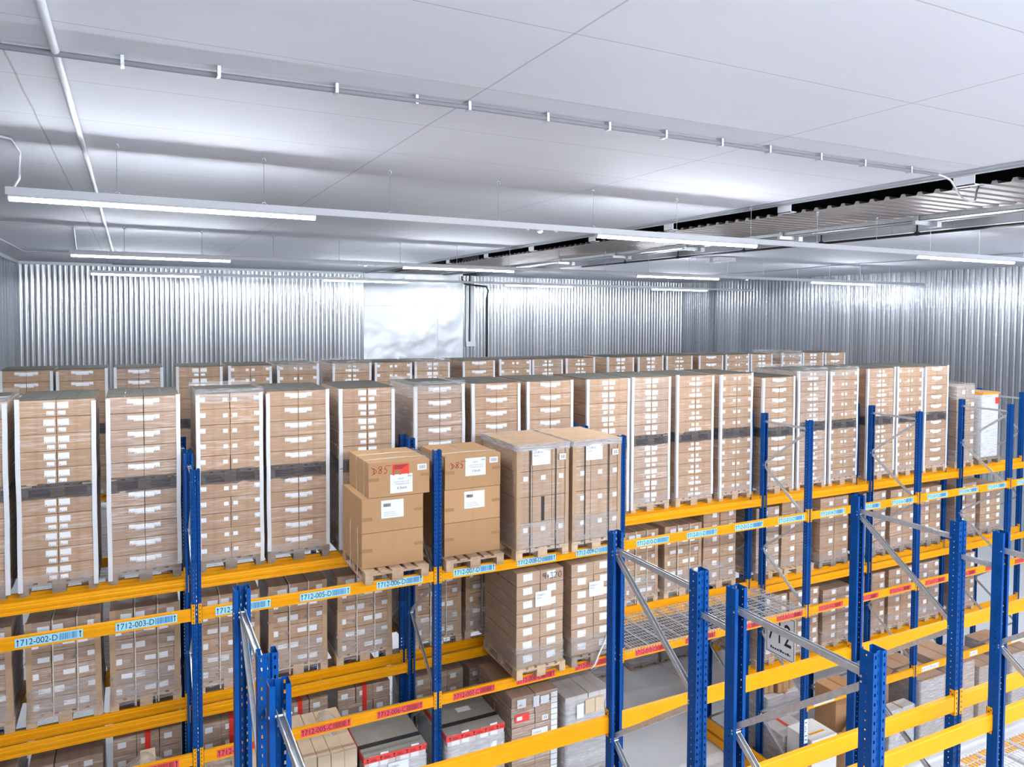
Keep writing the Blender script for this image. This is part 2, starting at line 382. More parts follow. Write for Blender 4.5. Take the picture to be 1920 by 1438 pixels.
for i, y in enumerate([-10.5, -7.2, -3.4, -.2, 3.0, 6.0, 9.2, 12.3, 15.6]):
    g = MB(); g.box(8.60, y, ZC-.15, 8.612, y+.30, ZC+.02, 'lamp_body'); g.box(8.60, y, ZC-.15, 8.72, y+.30, ZC-.138, 'lamp_body'); g.box(8.52, y, ZC-.005, 8.612, y+.30, ZC+.006, 'lamp_body')
    tag(link('deck_bracket', g.mesh('deck_bracket')), f'grey steel bracket in the dark ceiling gap, {ORD[i]} from the near end', 'bracket', 'steel brackets along the ceiling gap')
root = thing('cable_tray', 'long galvanised cable tray running along the steel roof deck', 'cable tray', (0, 0, 0))
g = MB()
for a in (11.95, 12.2): g.box(a, YB_+1, ZC-.05, a+.012, YF-.6, ZC+.03, 'galv')
g.box(11.95, YB_+1, ZC-.05, 12.21, YF-.6, ZC-.04, 'galv'); link('tray_channel', g.mesh('tray_channel'), root)
for y in [-3.5, 0, 3.5, 7, 10.5, 14]:
    g = MB(); g.box(11.85, y, ZC-.12, 12.35, y+.07, ZC-.05, 'galv'); g.box(11.88, y, ZC-.05, 11.93, y+.05, ZC+.06, 'galv'); g.box(12.3, y-.12, ZC-.15, 12.42, y+.14, ZC-.05, 'plastic')
    link('tray_bracket', g.mesh('tray_bracket'), root)
g = MB(); g.tube([(12.5, YB_+1, ZC-.02), (12.5, 18, ZC-.02)], .022, 'galv'); link('conduit_pipe', g.mesh('conduit_pipe'), root)
root = thing('black_pipe', 'thin black pipe with clamps along the far edge of the ceiling gap', 'pipe', (0, 0, 0))
g = MB(); g.tube([(13.88, YB_+1, ZC-.05), (13.88, 5, ZC-.06), (13.88, 16, ZC-.05)], .03, 'black'); link('pipe_run', g.mesh('pipe_run'), root)
for y in [-4, -1.2, 1.5, 4.2, 7, 10, 13]:
    g = MB(); g.tube([(13.88, y, ZC-.05), (13.88, y+.09, ZC-.05)], .045, 'black'); g.box(13.87, y+.03, ZC-.05, 13.89, y+.06, ZC+.195, 'black'); link('pipe_clamp', g.mesh('pipe_clamp'), root)
g = MB(); g.box(14.9, 9.4, ZC-.16, 15.6, 9.8, ZC-.02, 'plastic'); g.box(15.0, 9.5, ZC-.19, 15.1, 9.7, ZC-.16, 'galv')
tag(link('junction_box', g.mesh('junction_box')), 'grey junction box on the ceiling beside the black pipe end', 'junction box')
# ceiling conduits
root = thing('ceiling_conduit', 'straight white conduit running away along the ceiling panels', 'conduit', (0, 0, 0))
g = MB(); g.tube([(-1.02, YB_+1, ZC-.035), (-1.02, 2, ZC-.035), (-1.04, 9, ZC-.035), (-1.05, 17.9, ZC-.035)], .027, 'plastic'); link('pipe_run', g.mesh('p', True), root)
g = MB(); g.box(-1.13, 17.85, ZC-.09, -.97, 18.05, ZC, 'galv'); link('end_box', g.mesh('p'), root)
root = thing('wiring_channel', 'grey wiring channel with clips crossing the ceiling above the lamps', 'conduit', (0, 0, 0))
g = MB(); g.tube([(-4.2, -3.02, ZC-.05), (-.2, -3.12, ZC-.05), (2, -3.24, ZC-.05), (8.1, -3.24, ZC-.05)], .022, 'inkgrey'); g.tube([(-4.2, -2.97, ZC-.03), (-.2, -3.07, ZC-.03), (2, -3.19, ZC-.03), (7.9, -3.19, ZC-.03)], .014, 'plastic')
link('pipe_run', g.mesh('p', True), root)
for x in [-2.2, -.62, .0, .85, 1.5, 1.95, 2.7, 3.35, 4.0, 4.7, 5.35, 6.1, 6.8, 7.6]:
    y = -3.1 if x < 0 else (-3.18 if x < 1.6 else -3.22)
    g = MB(); g.box(x-.012, y-.045, ZC-.078, x+.012, y+.045, ZC-.002, 'galv'); link('clip', g.mesh('p'), root)
g = MB(); g.tube([(8.1, -3.24, ZC-.05), (8.25, -3.23, ZC-.06), (8.36, -3.24, ZC-.10), (8.42, -3.26, ZC-.18), (8.44, -3.30, ZC-.27), (8.42, -3.38, ZC-.34), (8.46, -3.46, ZC-.38), (8.56, -3.44, ZC-.36), (8.8, -3.3, ZC-.20), (9.3, -3.0, ZC-.03), (9.9, -2.8, ZC+.03)], .013, 'galv', 6); link('cable_tail', g.mesh('p', True), root)
g = MB(); g.tube([(XL+.08, .45, ZC-.03), (-1.75, .43, ZC-.03), (-1.66, .52, ZC-.03), (-1.66, 1.0, ZC-.03), (-1.66, 1.3, ZC-.03), (-1.66, 1.34, ZC-.08), (-1.66, 1.2, ZC-.35), (-1.67, .7, ZC-.52), (-1.67, .42, ZC-.62)], .014, 'plastic', 6)
tag(link('lamp_feed_cable', g.mesh('p', True)), 'curved grey feed cable dropping to the near end of the closest lamp line', 'cable', 'lamp feed cables')
g = MB(); g.tube([(XL+.08, 10.15, ZC-.03), (-1.84, 10.14, ZC-.03), (-1.64, 10.4, ZC-.03), (-1.8, 14, ZC-.03), (-1.98, 18.1, ZC-.03), (-2.15, 19.4, ZC-.03), (-3.4, 19.6, ZC-.03), (-3.44, 15, ZC-.03), (-3.5, 9, ZC-.03)], .016, 'plastic', 6)
tag(link('lamp_feed_cable', g.mesh('p', True)), 'squared grey cable loop on the ceiling behind the closest lamp line', 'cable', 'lamp feed cables')
g = MB(); g.tube([(-1.2, 25.6, ZC-.03), (2, 25.5, ZC-.03), (8, 25.3, ZC-.03), (11.8, 25.2, ZC-.03)], .03, 'concrete_beam', 6)
tag(link('wall_top_pipe', g.mesh('p', True)), 'thin grey pipe on the ceiling along the top of the far wall', 'pipe')
g = MB(); g.tube([(20.4, 22, ZC-.03), (21.6, 18, ZC-.03), (21.6, 14.2, ZC-.03), (20.75, 10.3, ZC-.03), (20.75, 3.7, ZC-.03), (20.75, -5, ZC-.03)], .018, 'concrete_beam', 6)
tag(link('ceiling_cable', g.mesh('p', True)), 'thin grey cable along the ceiling parallel to the long side wall', 'cable')
# pipes on the far wall
root = thing('wall_duct', 'white vertical duct ending in a small box beside the smooth wall panel', 'duct', (13.6, YF-.15, 0))
g = MB(); g.box(-.12, -.08, 6.95, .06, .06, ZC, 'plastic'); link('duct_run', g.mesh('p'), root)
g = MB(); g.box(-.35, -.1, 6.75, .12, .06, 6.98, 'plastic'); g.box(-.36, -.04, 6.98, -.24, .06, ZC-.5, 'plastic'); link('duct_end_box', g.mesh('p'), root)
g = MB(); g.tube([(13.0, YF-.3, ZC-.05), (13.05, YF-.2, ZC-.3), (13.2, YF-.34, ZC-.42), (14.2, YF-.34, ZC-.5), (14.34, YF-.3, ZC-.7), (14.34, YF-.14, ZC-1.0), (14.34, YF-.12, .1)], .04, 'black', 8)
tag(link('downpipe', g.mesh('p', True)), 'thin black downpipe on the ribbed far wall beside the white duct', 'pipe')

# ------------------------------------------------------------------ lamps
LZ = 9.47
def lamp_line(y, nm, far):
    x0, x1 = -1.70, 25.2
    root = thing('light_trunking', f'white hanging trunking that carries the {nm} line of strip lamps', 'light trunking', (x0, y, LZ), 0, 'lines of hanging light trunking')
    g = MB(); g.prism([(-.042, .018), (-.042, .10), (.042, .10), (.042, .018)], (0, 0, 0), (x1-x0, 0, 0), 'lamp_body'); link('trunking_rail', g.mesh('trunking_rail'), root)
    # wires
    xs = []; x = -.707+1.5*(-0)
    while x < x1: xs.append(x); x += 1.5
    for x in xs:
        g = MB(); g.tube([(0, 0, .10), (0, 0, ZC-LZ-.06)], .0045 if not far else .006, 'galv', 4); w = link('suspension_wire', g.mesh('suspension_wire'), root, (x-x0, 0, 0))
        g = MB()
        g.tube([(.0+.022*math.cos(a*math.pi/4), 0, ZC-LZ-.035+.03*math.sin(a*math.pi/4)) for a in range(9)], .006, 'galv', 5)
        g.tube([(0, 0, ZC-LZ-.012), (0, 0, ZC-LZ)], .02, 'galv', 6)
        link('ceiling_hook', g.mesh('ceiling_hook'), w)
        g = MB(); g.tube([(.03*math.cos(a*math.pi/4), .0, .105+.022*math.sin(a*math.pi/4)) for a in range(9)], .005, 'galv', 5); link('lower_hook', g.mesh('lower_hook'), w)
    return root
lamp_mesh = {}
def lamp_at(x0, y, label):
    Lh = 3.06
    root = thing('strip_lamp', label, 'lamp', (x0, y, LZ), 0, 'lit strip lamps')
    if not lamp_mesh:
        g = MB(); g.box(0, -.040, -.004, Lh, .040, .016, 'lamp_body'); lamp_mesh['b'] = g.mesh('lamp_body')
        g = MB(); pr = [(.036*math.cos(a), -.004-.040*math.sin(a)) for a in [math.pi*k/8 for k in range(0, 9)]]
        g.prism(pr, (.01, 0, 0), (Lh-.01, 0, 0), 'glow'); lamp_mesh['d'] = g.mesh('diffuser')
        g = MB(); g.prism([(q[0]*1.05, q[1]*1.05) for q in pr], (0, 0, 0), (.01, 0, 0), 'lamp_body'); g.prism([(q[0]*1.05, q[1]*1.05) for q in pr], (Lh-.01, 0, 0), (Lh, 0, 0), 'lamp_body'); lamp_mesh['e'] = g.mesh('end_cap')
    link('lamp_housing', lamp_mesh['b'], root); link('diffuser', lamp_mesh['d'], root); link('end_caps_pair', lamp_mesh['e'], root).name = 'end_cap'
for y, nm, far in ((.39, 'closest visible', 0), (10.03, 'middle', 1), (19.55, 'farthest', 1), (-9.25, 'overhead', 0), (-14.0, 'rear', 0), (-18.6, 'rearmost', 0)):  # the row between overhead and rearmost is added, unseen, for more light
    lamp_line(y, nm, far)
    if y > -5:
        for k in range(4): lamp_at(-1.68+7.03*k, y, f'added unseen strip lamp, {ORD[k]} from the left wall on the {nm} hanging line')
    else:  # unseen rows behind the camera: extra lamps added end to end to brighten the fronts
        for k in range(8): lamp_at(-1.68+3.3*k, y, f'added unseen strip lamp, {ORD[k]} from the left wall on the {nm} hanging line')
for x, y, nm in ((4.43, .39, 'closest visible'), (4.42, 10.03, 'middle'), (16.6, 10.03, 'middle, right part of the'), (16.42, 19.55, 'farthest')):
    root = thing('spot_lamp', f'tiny bright round emergency light under the {nm} lamp line', 'spot light', (x, y, LZ), 0, 'small emergency lights')
    g = MB(); g.tube([(0, 0, .018), (0, 0, -.01)], .045, 'lamp_body', 12); link('spot_housing', g.mesh('p'), root)
    g = MB(); g.tube([(0, 0, -.01), (0, 0, -.022)], .022, 'spot', 10); link('spot_lens', g.mesh('p'), root)
    g = MB(); g.tube([(-.2, 0, .018), (-.2, 0, 0)], .03, 'lamp_body', 8); g.tube([(.25, 0, .018), (.25, 0, 0)], .03, 'lamp_body', 8); link('cover_button', g.mesh('p'), root)

# ------------------------------------------------------------------ racks
XP = [-2.8, 0.0, 2.8, 5.6, 9.35, 12.15, 14.95, 17.75]
LV = {'B': 1.64, 'C': 3.285, 'D': 4.925}
PH = 6.55
PROF = [(-.024, .092), (-.049, .092), (-.05, .0), (-.019, 0), (-.012, .012), (.012, .012), (.019, 0), (.05, 0), (.049, .092), (.024, .092)]
def post_mesh(h, mat='blue'):
    """omega post, web at v=0 facing -Y, sheet 2.5 mm thick"""
    P = [Vector(p) for p in PROF]; n = len(P); off = []
    for i in range(n):
        d = (P[min(i+1, n-1)]-P[max(i-1, 0)]).normalized(); off.append(P[i]+Vector((-d.y, d.x))*.0026)
    cum = [0]
    for i in range(1, n): cum.append(cum[-1]+(P[i]-P[i-1]).length)
    mid = cum[-1]/2; g = MB()
    for arr in (P, off):
        for p in arr: g.v += [(p.x, p.y, 0), (p.x, p.y, h)]
    for i in range(n-1):
        s0, s1 = cum[i]-mid, cum[i+1]-mid; uv = [(s0, 0), (s1, 0), (s1, h), (s0, h)]
        a, b = 2*i, 2*i+2; g.face((a, b, b+1, a+1), mat, uv)
        a, b = 2*n+2*i, 2*n+2*i+2; g.face((b, a, a+1, b+1), mat, [uv[1], uv[0], uv[3], uv[2]])
        for k, z in ((0, 0), (1, h)): g.face((2*i+k, 2*n+2*i+k, 2*n+2*i+2+k, 2*i+2+k), 'bluep')
    for i in (0, n-1): g.face((2*i, 2*i+1, 2*n+2*i+1, 2*n+2*i), 'bluep')
    return g.mesh('post')
post_me = post_mesh(PH)
BR = [(-.016, -.02), (.016, -.02), (.016, .02), (.012, .02), (.012, -.016), (-.012, -.016), (-.012, .02), (-.016, .02)]
def brace_mesh(y0, z0, y1, z1):
    g = MB(); g.prism(BR, (0, y0, z0), (0, y1, z1), 'galv', up=(0, 0, 1))
    for y, z in ((y0, z0), (y1, z1)):
        s_ = 1 if y == min(y0, y1) else -1
        g.tube([(-.052, y+.03*s_, z), (.052, y+.03*s_, z)], .007, 'galv', 6)
    return g.mesh('brace')
_br = {}
def brace(y0, z0, y1, z1):
    k = (round(y0, 3), round(z0, 3), round(y1, 3), round(z1, 3))
    if k not in _br: _br[k] = brace_mesh(*k)
    return _br[k]
foot_me = None
def frame(x, y0, y1, label, start='front', group=None, lo=0):
    """upright frame: front post at y0, rear post at y1"""
    global foot_me
    d = y1-y0; root = thing('rack_upright_frame', label, 'rack upright', (x, y0, 0), 0, group)
    link('post', post_me, root, (0, 0, 0)); link('post', post_me, root, (0, d, 0), math.pi)
    a, b = .05, d-.05
    link('brace', brace(a, 6.40, b, 6.40), root)
    z = 6.37; side = start; k = 0
    while z > lo+.9:
        z2 = z-.745
        if side == 'front': link('brace', brace(a, z, b, z2), root)
        else: link('brace', brace(b, z, a, z2), root)
        side = 'rear' if side == 'front' else 'front'; z = z2-.02
    link('brace', brace(a, .25, b, .25), root)
    if foot_me is None:
        g = MB(); g.box(-.075, -.03, 0, .075, .12, .006, 'bluep'); g.box(-.052, -.004, .006, .052, 0, .12, 'bluep'); foot_me = g.mesh('foot_plate')
    link('foot_plate', foot_me, root, (0, 0, 0)); link('foot_plate', foot_me, root, (0, d, 0), math.pi)
    return root
def conn_mesh():
    g = MB(); g.box(0, -.006, -.10, .040, 0, .12, 'yellow_dark'); g.box(.036, -.006, -.10, .040, .045, .12, 'yellow_dark')
    for i in range(5): 
        g.box(.012, -.008, -.09+i*.045, .020, -.005, -.075+i*.045, 'dark')
    g.box(.041, .012, .075, .043, .024, .088, 'dark'); g.box(.041, .030, .095, .043, .04, .105, 'dark')
    return g.mesh('connector')
conn = conn_mesh()
def label_part(root, code, x, z, colr, y):
    ro = Vector((x, y, z))
    g = MB(); g.box(0, -.0015, -.045, .585, 0, .045, 'lblue' if colr == 'blue' else 'lred'); lab = link('location_label', g.mesh('location_label'), root, ro)
    tm = text_mesh(code, .090, 'ink', .93); o = link('lettering', tm, lab, (.048, -.003, -.031)); o.scale.x = .315/max(v.co.x for v in tm.vertices)
    g = MB(); bar = 'bluebar' if colr == 'blue' else 'redbar'; rr = random.Random(hash(code) % 1000 if False else sum(map(ord, code))); xx = .375
    while xx < .535:
        w = rr.choice((.0025, .004, .007)); g.box(xx, -.003, -.034, xx+w, -.0016, .034, bar); xx += w+rr.choice((.0025, .004, .006))
    link('barcode', g.mesh('barcode'), lab)
    g = MB()
    for ax in (.024, .562):
        g.box(ax-.0035, -.003, -.034, ax+.0035, -.0016, .022, 'ink')
        n = len(g.v); g.v += [(ax-.012, -.003, .016), (ax+.012, -.003, .016), (ax, -.003, .038)]; g.face((n, n+1, n+2), 'ink')
    link('arrow_marks', g.mesh('arrow_marks'), lab)
BP = [(-.065, 0), (.065, 0), (.065, .05), (-.065, .05)]
def beam(xa, xb, y, z, label, smooth=False, facing=-1, group=None, labels=(), stickers=()):
    """y = outer face of the posts; the beam lies just inside; facing -1: outer face towards -Y"""
    root = thing('rack_beam', label, 'rack beam', (xa, y, z), 0, group)
    x0, x1 = .040+.012, xb-xa-.052
    g = MB(); h = .065
    if smooth: pr = [(-.002, -h), (-.002, h-.006), (.004, h), (.044, h), (.050, h-.006), (.050, -h)]
    else: pr = [(-.004, -h), (-.004, -.038), (.002, -.032), (.002, -.012), (-.004, -.006), (-.004, .022), (.003, .030), (.003, h-.014), (.006, h), (.046, h), (.050, h-.006), (.050, -h)]
    n = len(pr)
    for xx in (x0, x1): g.v += [(xx, u*(-facing), w) for u, w in pr]
    for i in range(n):
        j = (i+1) % n; q = (i, n+i, n+j, j); g.face(q if facing < 0 else tuple(reversed(q)), 'yellow')
    g.face(tuple(range(n)), 'yellow'); g.face(tuple(reversed(range(n, 2*n))), 'yellow')
    link('beam_profile', g.mesh('beam_profile'), root)
    for xx, fl in ((x0-.036, 0), (x1+.036, 1)):
        o = link('connector', conn, root, (xx, 0, 0))
        if fl: o.scale.x = -1
        if facing > 0: o.scale.y = -1
    for code, lx, colr in labels: label_part(root, code, lx-xa, 0.002, colr, -.0045)
    for lx, w in stickers:
        g = MB(); g.box(0, -.0015, -.045, w, 0, .045, 'paper'); s_ = link('load_sign', g.mesh('load_sign'), root, (lx-xa, -.0045, 0))
        g = MB(); rr = random.Random(int(lx*10)); k = int(w/.05)
        for i in range(k):
            a = .012+i*.05; g.box(a, -.003, -.03, a+.026, -.0016, -.024, 'inkgrey'); g.box(a+rr.random()*.01, -.003, -.015, a+.02, -.0016, .008+rr.random()*.02, 'bluebar' if i % 3 else 'inkgrey')
        g.tube([(w*.52, -.003, .024), (w*.52, -.0016, .024)], .009, 'lred', 8)
        link('printed_symbols', g.mesh('p'), s_)
    return root
def codes(i):   # bay index in XP -> (code number, label x)
    base = {0: (1, [-2.60, -1.66, -.78]), 1: (4, [.19, 1.10, 2.01]), 2: (7, [3.01, 3.92, 4.83]), 3: (10, [5.85, 6.77, 7.72, 8.64]), 4: (14, [9.60, 10.5, 11.39]), 5: (17, [12.37, 13.3, 14.2]), 6: (20, [15.17, 16.1, 17.0])}
    n0, xs = base[i]; return [(n0+k, x) for k, x in enumerate(xs)]
def rng(i):
    c = codes(i); return f'712-{c[0][0]:03d}', f'712-{c[-1][0]:03d}'
YA, YA1, YA2, YA3 = 0.0, 1.19, 1.49, 2.68
gap_name = ['at the left rack end', 'just left of label 712-004', 'just left of label 712-007', 'just left of label 712-010', 'just left of label 712-014', 'just left of label 712-017', 'just left of label 712-020', 'at the right rack end']
for i, x in enumerate(XP):
    frame(x, YA, YA1, f'blue upright frame of the labelled rack, {gap_name[i]}', 'front', 'blue upright frames of the labelled rack')
    frame(x, YA2, YA3, f'blue frame of the rear rack, directly behind the one {gap_name[i]}', 'rear', 'blue upright frames of the rear rack')
YFR = 7.02
for i, x in enumerate(XP):
    frame(x, YFR, YFR+1.19, f'blue frame of the farthest rack, in line with the one {gap_name[i]}', 'front', 'blue upright frames of the farthest rack')
lvn = {'D': 'top level', 'C': 'middle level', 'B': 'lowest level'}
for i in range(7):
    xa, xb = XP[i], XP[i+1]; a, b = rng(i)
    for lv in 'DCB':
        if i == 3 and lv == 'B': continue
        z = LV[lv]
        if lv != 'B':
            labs = [(f'712-{n:03d}-{lv}', lx, 'blue' if lv == 'D' else 'red') for n, lx in codes(i)]
            beam(xa, xb, YA, z, f'yellow front beam with {"blue" if lv=="D" else "red"} labels {a}-{lv} to {b}-{lv}', labels=labs, group='labelled front beams')
        else:
            st = [(xa+.18, .50), (xa+1.62, .24)] if i >= 4 else [(xa+.3, .3)]
            beam(xa, xb, YA, z, f'low yellow beam with white pictogram signs, below red labels {a} to {b}', stickers=st, group='low front beams with white signs')
        beam(xa, xb, YA1-.054, z, f'yellow rear beam of the labelled rack, {lvn[lv]}, bay {a} to {b}', group='rear beams of the labelled rack', smooth=False)
        beam(xa, xb, YA2, z, f'yellow beam under rear rack pallets, {lvn[lv]}, behind bay {a} to {b}', group='front beams of the rear rack')
        beam(xa, xb, YA3, z, f'yellow back beam of the rear rack, {lvn[lv]}, bay {a} to {b}', facing=1, smooth=True, group='back beams of the rear rack')
        beam(xa, xb, YFR, z, f'yellow farthest rack beam, {lvn[lv]}, in line with bay {a} to {b}', group='front beams of the farthest rack')
# foreground back-to-back racks
YB0, YB1, YC0, YC1 = -4.27, -5.455, -5.757, -6.944
XB = [0.0, 2.8, 5.6, 9.35]; nmb = ['first from the left', 'second from the left', 'third from the left', 'fourth, at the right edge']
for i, x in enumerate(XB):
    frame(x, YB1, YB0, f'blue empty foreground upright frame nearer the aisle, {nmb[i]}', 'rear', 'foreground upright frames')
    frame(x, YC1, YC0, f'blue empty foreground upright frame nearest the camera, {nmb[i]}', 'front', 'foreground upright frames')
    g = MB(); g.prism(BR, (0, 0, 0), (0, YB1-YC0, 0), 'galv'); tag(link('row_spacer', g.mesh('p'), None, (x, YC0, 6.25)), f'short steel spacer joining the two foreground frames, {nmb[i]}', 'row spacer', 'row spacers')
nb = ['left', 'middle', 'right']
for i in range(3):
    for lv, z in (('upper', 4.965), ('lower', 3.33)):
        beam(XB[i], XB[i+1], YB0, z, f'plain yellow {lv} beam on the aisle side of the empty foreground racks, {nb[i]} bay', smooth=True, facing=1, group='foreground beams')
        beam(XB[i], XB[i+1], YB1, z, f'plain yellow {lv} beam, second row of the empty foreground racks, {nb[i]} bay', smooth=True, group='foreground beams')
        beam(XB[i], XB[i+1], YC0, z, f'plain yellow {lv} beam, third row of the empty foreground racks, {nb[i]} bay', smooth=True, facing=1, group='foreground beams')
        beam(XB[i], XB[i+1], YC1, z, f'plain yellow {lv} beam nearest the camera, {nb[i]} bay', smooth=True, group='foreground beams')
# wire mesh decks
def mesh_deck(x0, x1, y0, y1, z, label, group, px=.05, py=.10, mat='wire'):
    root = thing('wire_mesh_deck', label, 'mesh deck', (x0, y0, z), 0, group); w, d = x1-x0, y1-y0
    g = MB(); n = int(w/px); r = .0028
    for i in range(n+1):
        x = i*w/n; g.box(x-r, -.02, .004, x+r, d+.02, .004+2*r, mat); g.box(x-r, -.022, -.035, x+r, -.016, .004, mat)
    m_ = int(d/py)
    for i in range(m_+1):
        y = i*d/m_; g.box(0, y-r, -r, w, y+r, .004, mat)
    link('wire_grid', g.mesh('wire_grid'), root)
    g = MB()
    for k in range(3):
        x = w*(.18+.32*k); g.box(x-.02, 0, -.030, x+.02, d, -.003, 'galv')
    link('support_channels', g.mesh('p'), root).name = 'support_channel'
for k in range(4):
    mesh_deck(5.66+.91*k, 5.66+.91*(k+1)-.02, YA+.01, YA1-.01, LV['C']+.07, f'wire mesh deck panel over the passage, behind red label 712-0{10+k}-C', 'mesh decks over the passage')
for k in range(4):
    mesh_deck(5.66+.91*k, 5.66+.91*(k+1)-.02, YB1+.01, YB0-.01, 3.33+.07, f'pale wire mesh deck panel at the lower right corner, {ORD[k]} from the blue frame', 'foreground mesh decks')
# hanging row sign at the end of the passage
root = thing('aisle_sign', 'white hanging sign with a black border and a large black number under the mesh decks', 'sign', (9.27, .92, 2.30), 0)
g = MB(); g.box(-.004, -.72, 0, .004, 0, .78, 'paper'); link('sign_board', g.mesh('p'), root)
g = MB()
for a in ((-.70, .02, -.02, .03), (-.70, .75, -.02, .76), (-.70, .02, -.69, .76), (-.03, .02, -.02, .76)): g.box(-.006, a[0], a[1], -.004, a[2], a[3], 'ink')
link('sign_border', g.mesh('p'), root)
o = link('lettering', text_mesh('712', .56, 'ink', .72), root, (-.007, -.06, .24)); o.rotation_euler.z = -math.pi/2
g = MB(); rr = random.Random(5); yy = -.12
while yy > -.6:
    l_ = rr.uniform(.015, .05); g.box(-.006, yy-l_, .095, -.0045, yy, .095+rr.choice((.03, .045)), 'ink'); yy -= l_+.012
link('small_print', g.mesh('p'), root)
for yy in (-.1, -.62):
    g = MB(); g.box(-.003, yy-.01, .78, .003, yy+.01, 1.056, 'galv'); link('hanger', g.mesh('p'), root)
# floor guards beside the passage
for x, nm in ((9.12, 'right'), (5.82, 'left')):
    root = thing('floor_guard', f'yellow two-rail floor guard along the {nm} side of the passage', 'floor guard', (x, -.25, 0), 0, 'floor guards')
    g = MB(); g.box(-.05, 0, .26, .05, 3.1, .40, 'yellow'); link('rail', g.mesh('p'), root)
    g = MB(); g.box(-.05, 0, .06, .05, 3.1, .20, 'yellow'); link('rail', g.mesh('p'), root)
    for y in (.0, 3.0):
        g = MB(); g.box(-.06, y-.02, 0, .06, y+.12, .44, 'yellow_dark'); link('guard_post', g.mesh('p'), root)

# ------------------------------------------------------------------ pallets and loads
def pallet_geo(g, mat='wood', w=.80, d=1.20, jit=None):
    rr = jit or random.Random(1)
    for k in range(5):
        bw = .145 if k in (0, 2, 4) else .10; c = -w/2+bw/2+k*(w-.145)/4 if k in (0, 2, 4) else -w/2+.0725+k*(w-.145)/4
        c = -w/2+.0725+k*(w-.145)/4
        g.cbox(c-bw/2, rr.uniform(-.006, .004), .122, c+bw/2, d+rr.uniform(-.004, .006), .144, .003, mat)
    for y in (0, d/2-.0725, d-.145): g.cbox(-w/2, y, .100, w/2, y+.145, .122, .002, mat)
    for y in (0, d/2-.0725, d-.145):
        for x, bw in ((-w/2, .10), (-.0725, .145), (w/2-.10, .10)): g.cbox(x, y+.003, .022, x+bw, y+.142, .100, .003, mat)
    for x, bw in ((-w/2, .10), (-.0725, .145), (w/2-.10, .10)): g.cbox(x, 0, 0, x+bw, d, .022, .002, mat)
_pal = {}
def pallet_me(mat):
    if mat not in _pal:
        g = MB(); pallet_geo(g, mat); _pal[mat] = g.mesh('pallet')
    return _pal[mat]
_car = {}
def carton_me(w, d, h, mat):
    k = (round(w, 4), round(d, 4), round(h, 4), mat)
    if k not in _car:
        g = MB(); g.cbox(-w/2, 0, 0, w/2, d, h, .0035, mat); _car[k] = g.mesh('carton')
    return _car[k]
_stk = {}
def sticker_me(key, rects, bars=True):
    """rects: (x0, z0, x1, z1) on the front face"""
    if key not in _stk:
        g = MB(); rr = random.Random(len(_stk))
        for x0, z0, x1, z1 in rects:
            a = rr.uniform(-.05, .05); cx, cz = (x0+x1)/2, (z0+z1)/2
            T = Matrix.Translation((cx, 0, cz)) @ Matrix.Rotation(a, 4, 'Y')
            g.box(x0-cx, -.0025, z0-cz, x1-cx, -.0008, z1-cz, 'paper', T)
            if bars and (x1-x0) > .06:
                g.box(x0-cx+.008, -.0032, z0-cz+.006, x0-cx+.02, -.0026, z0-cz+.016, 'inkgrey', T)
                g.box(x0-cx+.03, -.0032, z0-cz+.008, x1-cx-.01, -.0026, z0-cz+.011, 'inkgrey', T)
        _stk[key] = g.mesh('paper_label')
    return _stk[key]
def ring_geo(g, x0, x1, y0, y1, z0, z1, mat, nz=4, amp=.008, seed=0, taper=0.0, top=None):
    """wrinkled sleeve around a load"""
    pts = []; nn = 10
    for k in range(nn): pts.append((x0+(x1-x0)*k/nn, y0, 0, -1))
    for k in range(nn): pts.append((x1, y0+(y1-y0)*k/nn, 1, 0))
    for k in range(nn): pts.append((x1-(x1-x0)*k/nn, y1, 0, 1))
    for k in range(nn): pts.append((x0, y1-(y1-y0)*k/nn, -1, 0))
    base = len(g.v); n = len(pts)
    for j in range(nz+1):
        z = z0+(z1-z0)*j/nz
        for x, y, nx, ny in pts:
            a = noise.noise(Vector((x*6+seed, y*6, z*9)))*amp+amp*.6+taper*(1-j/nz)
            zz = z
            if j == 0: zz += noise.noise(Vector((x*9, y*9, seed)))*.035
            if j == nz: zz += noise.noise(Vector((x*7+3, y*7, seed)))*.012
            g.v.append((x+nx*a, y+ny*a, zz))
    for j in range(nz):
        for i in range(n):
            k = (i+1) % n; g.face((base+j*n+i, base+j*n+k, base+(j+1)*n+k, base+(j+1)*n+i), mat)
_wrap = {}
def guard_geo(g, x, y, sx, z0, z1, mat, leg=.045, seed=0):
    """L-shaped edge board standing on a vertical edge, slightly bowed; sx = -1 left, +1 right"""
    n = 8; t_ = .005; rings = []
    prof = [(0, 0), (-sx*leg, 0), (-sx*leg, -t_), (sx*t_, -t_), (sx*t_, leg), (0, leg)]
    for k in range(n+1):
        z = z0+(z1-z0)*k/n; dx = noise.noise(Vector((z*1.6, seed, 0)))*.010
        rings.append([len(g.v)+q for q in range(6)]); g.v += [(x+u+dx, y+v-.003, z) for u, v in prof]
    for a, b in zip(rings, rings[1:]):
        for q in range(6):
            r = (q+1) % 6; f = (a[q], a[r], b[r], b[q]); g.face(f if sx > 0 else tuple(reversed(f)), mat)
    g.face(tuple(rings[0]), mat); g.face(tuple(rings[-1]), mat)
def _sty(s, spec):
    return [((x0, z0, x1, z1) if s > 0 else (-x1, z0, -x0, z1)) for x0, z0, x1, z1 in spec]
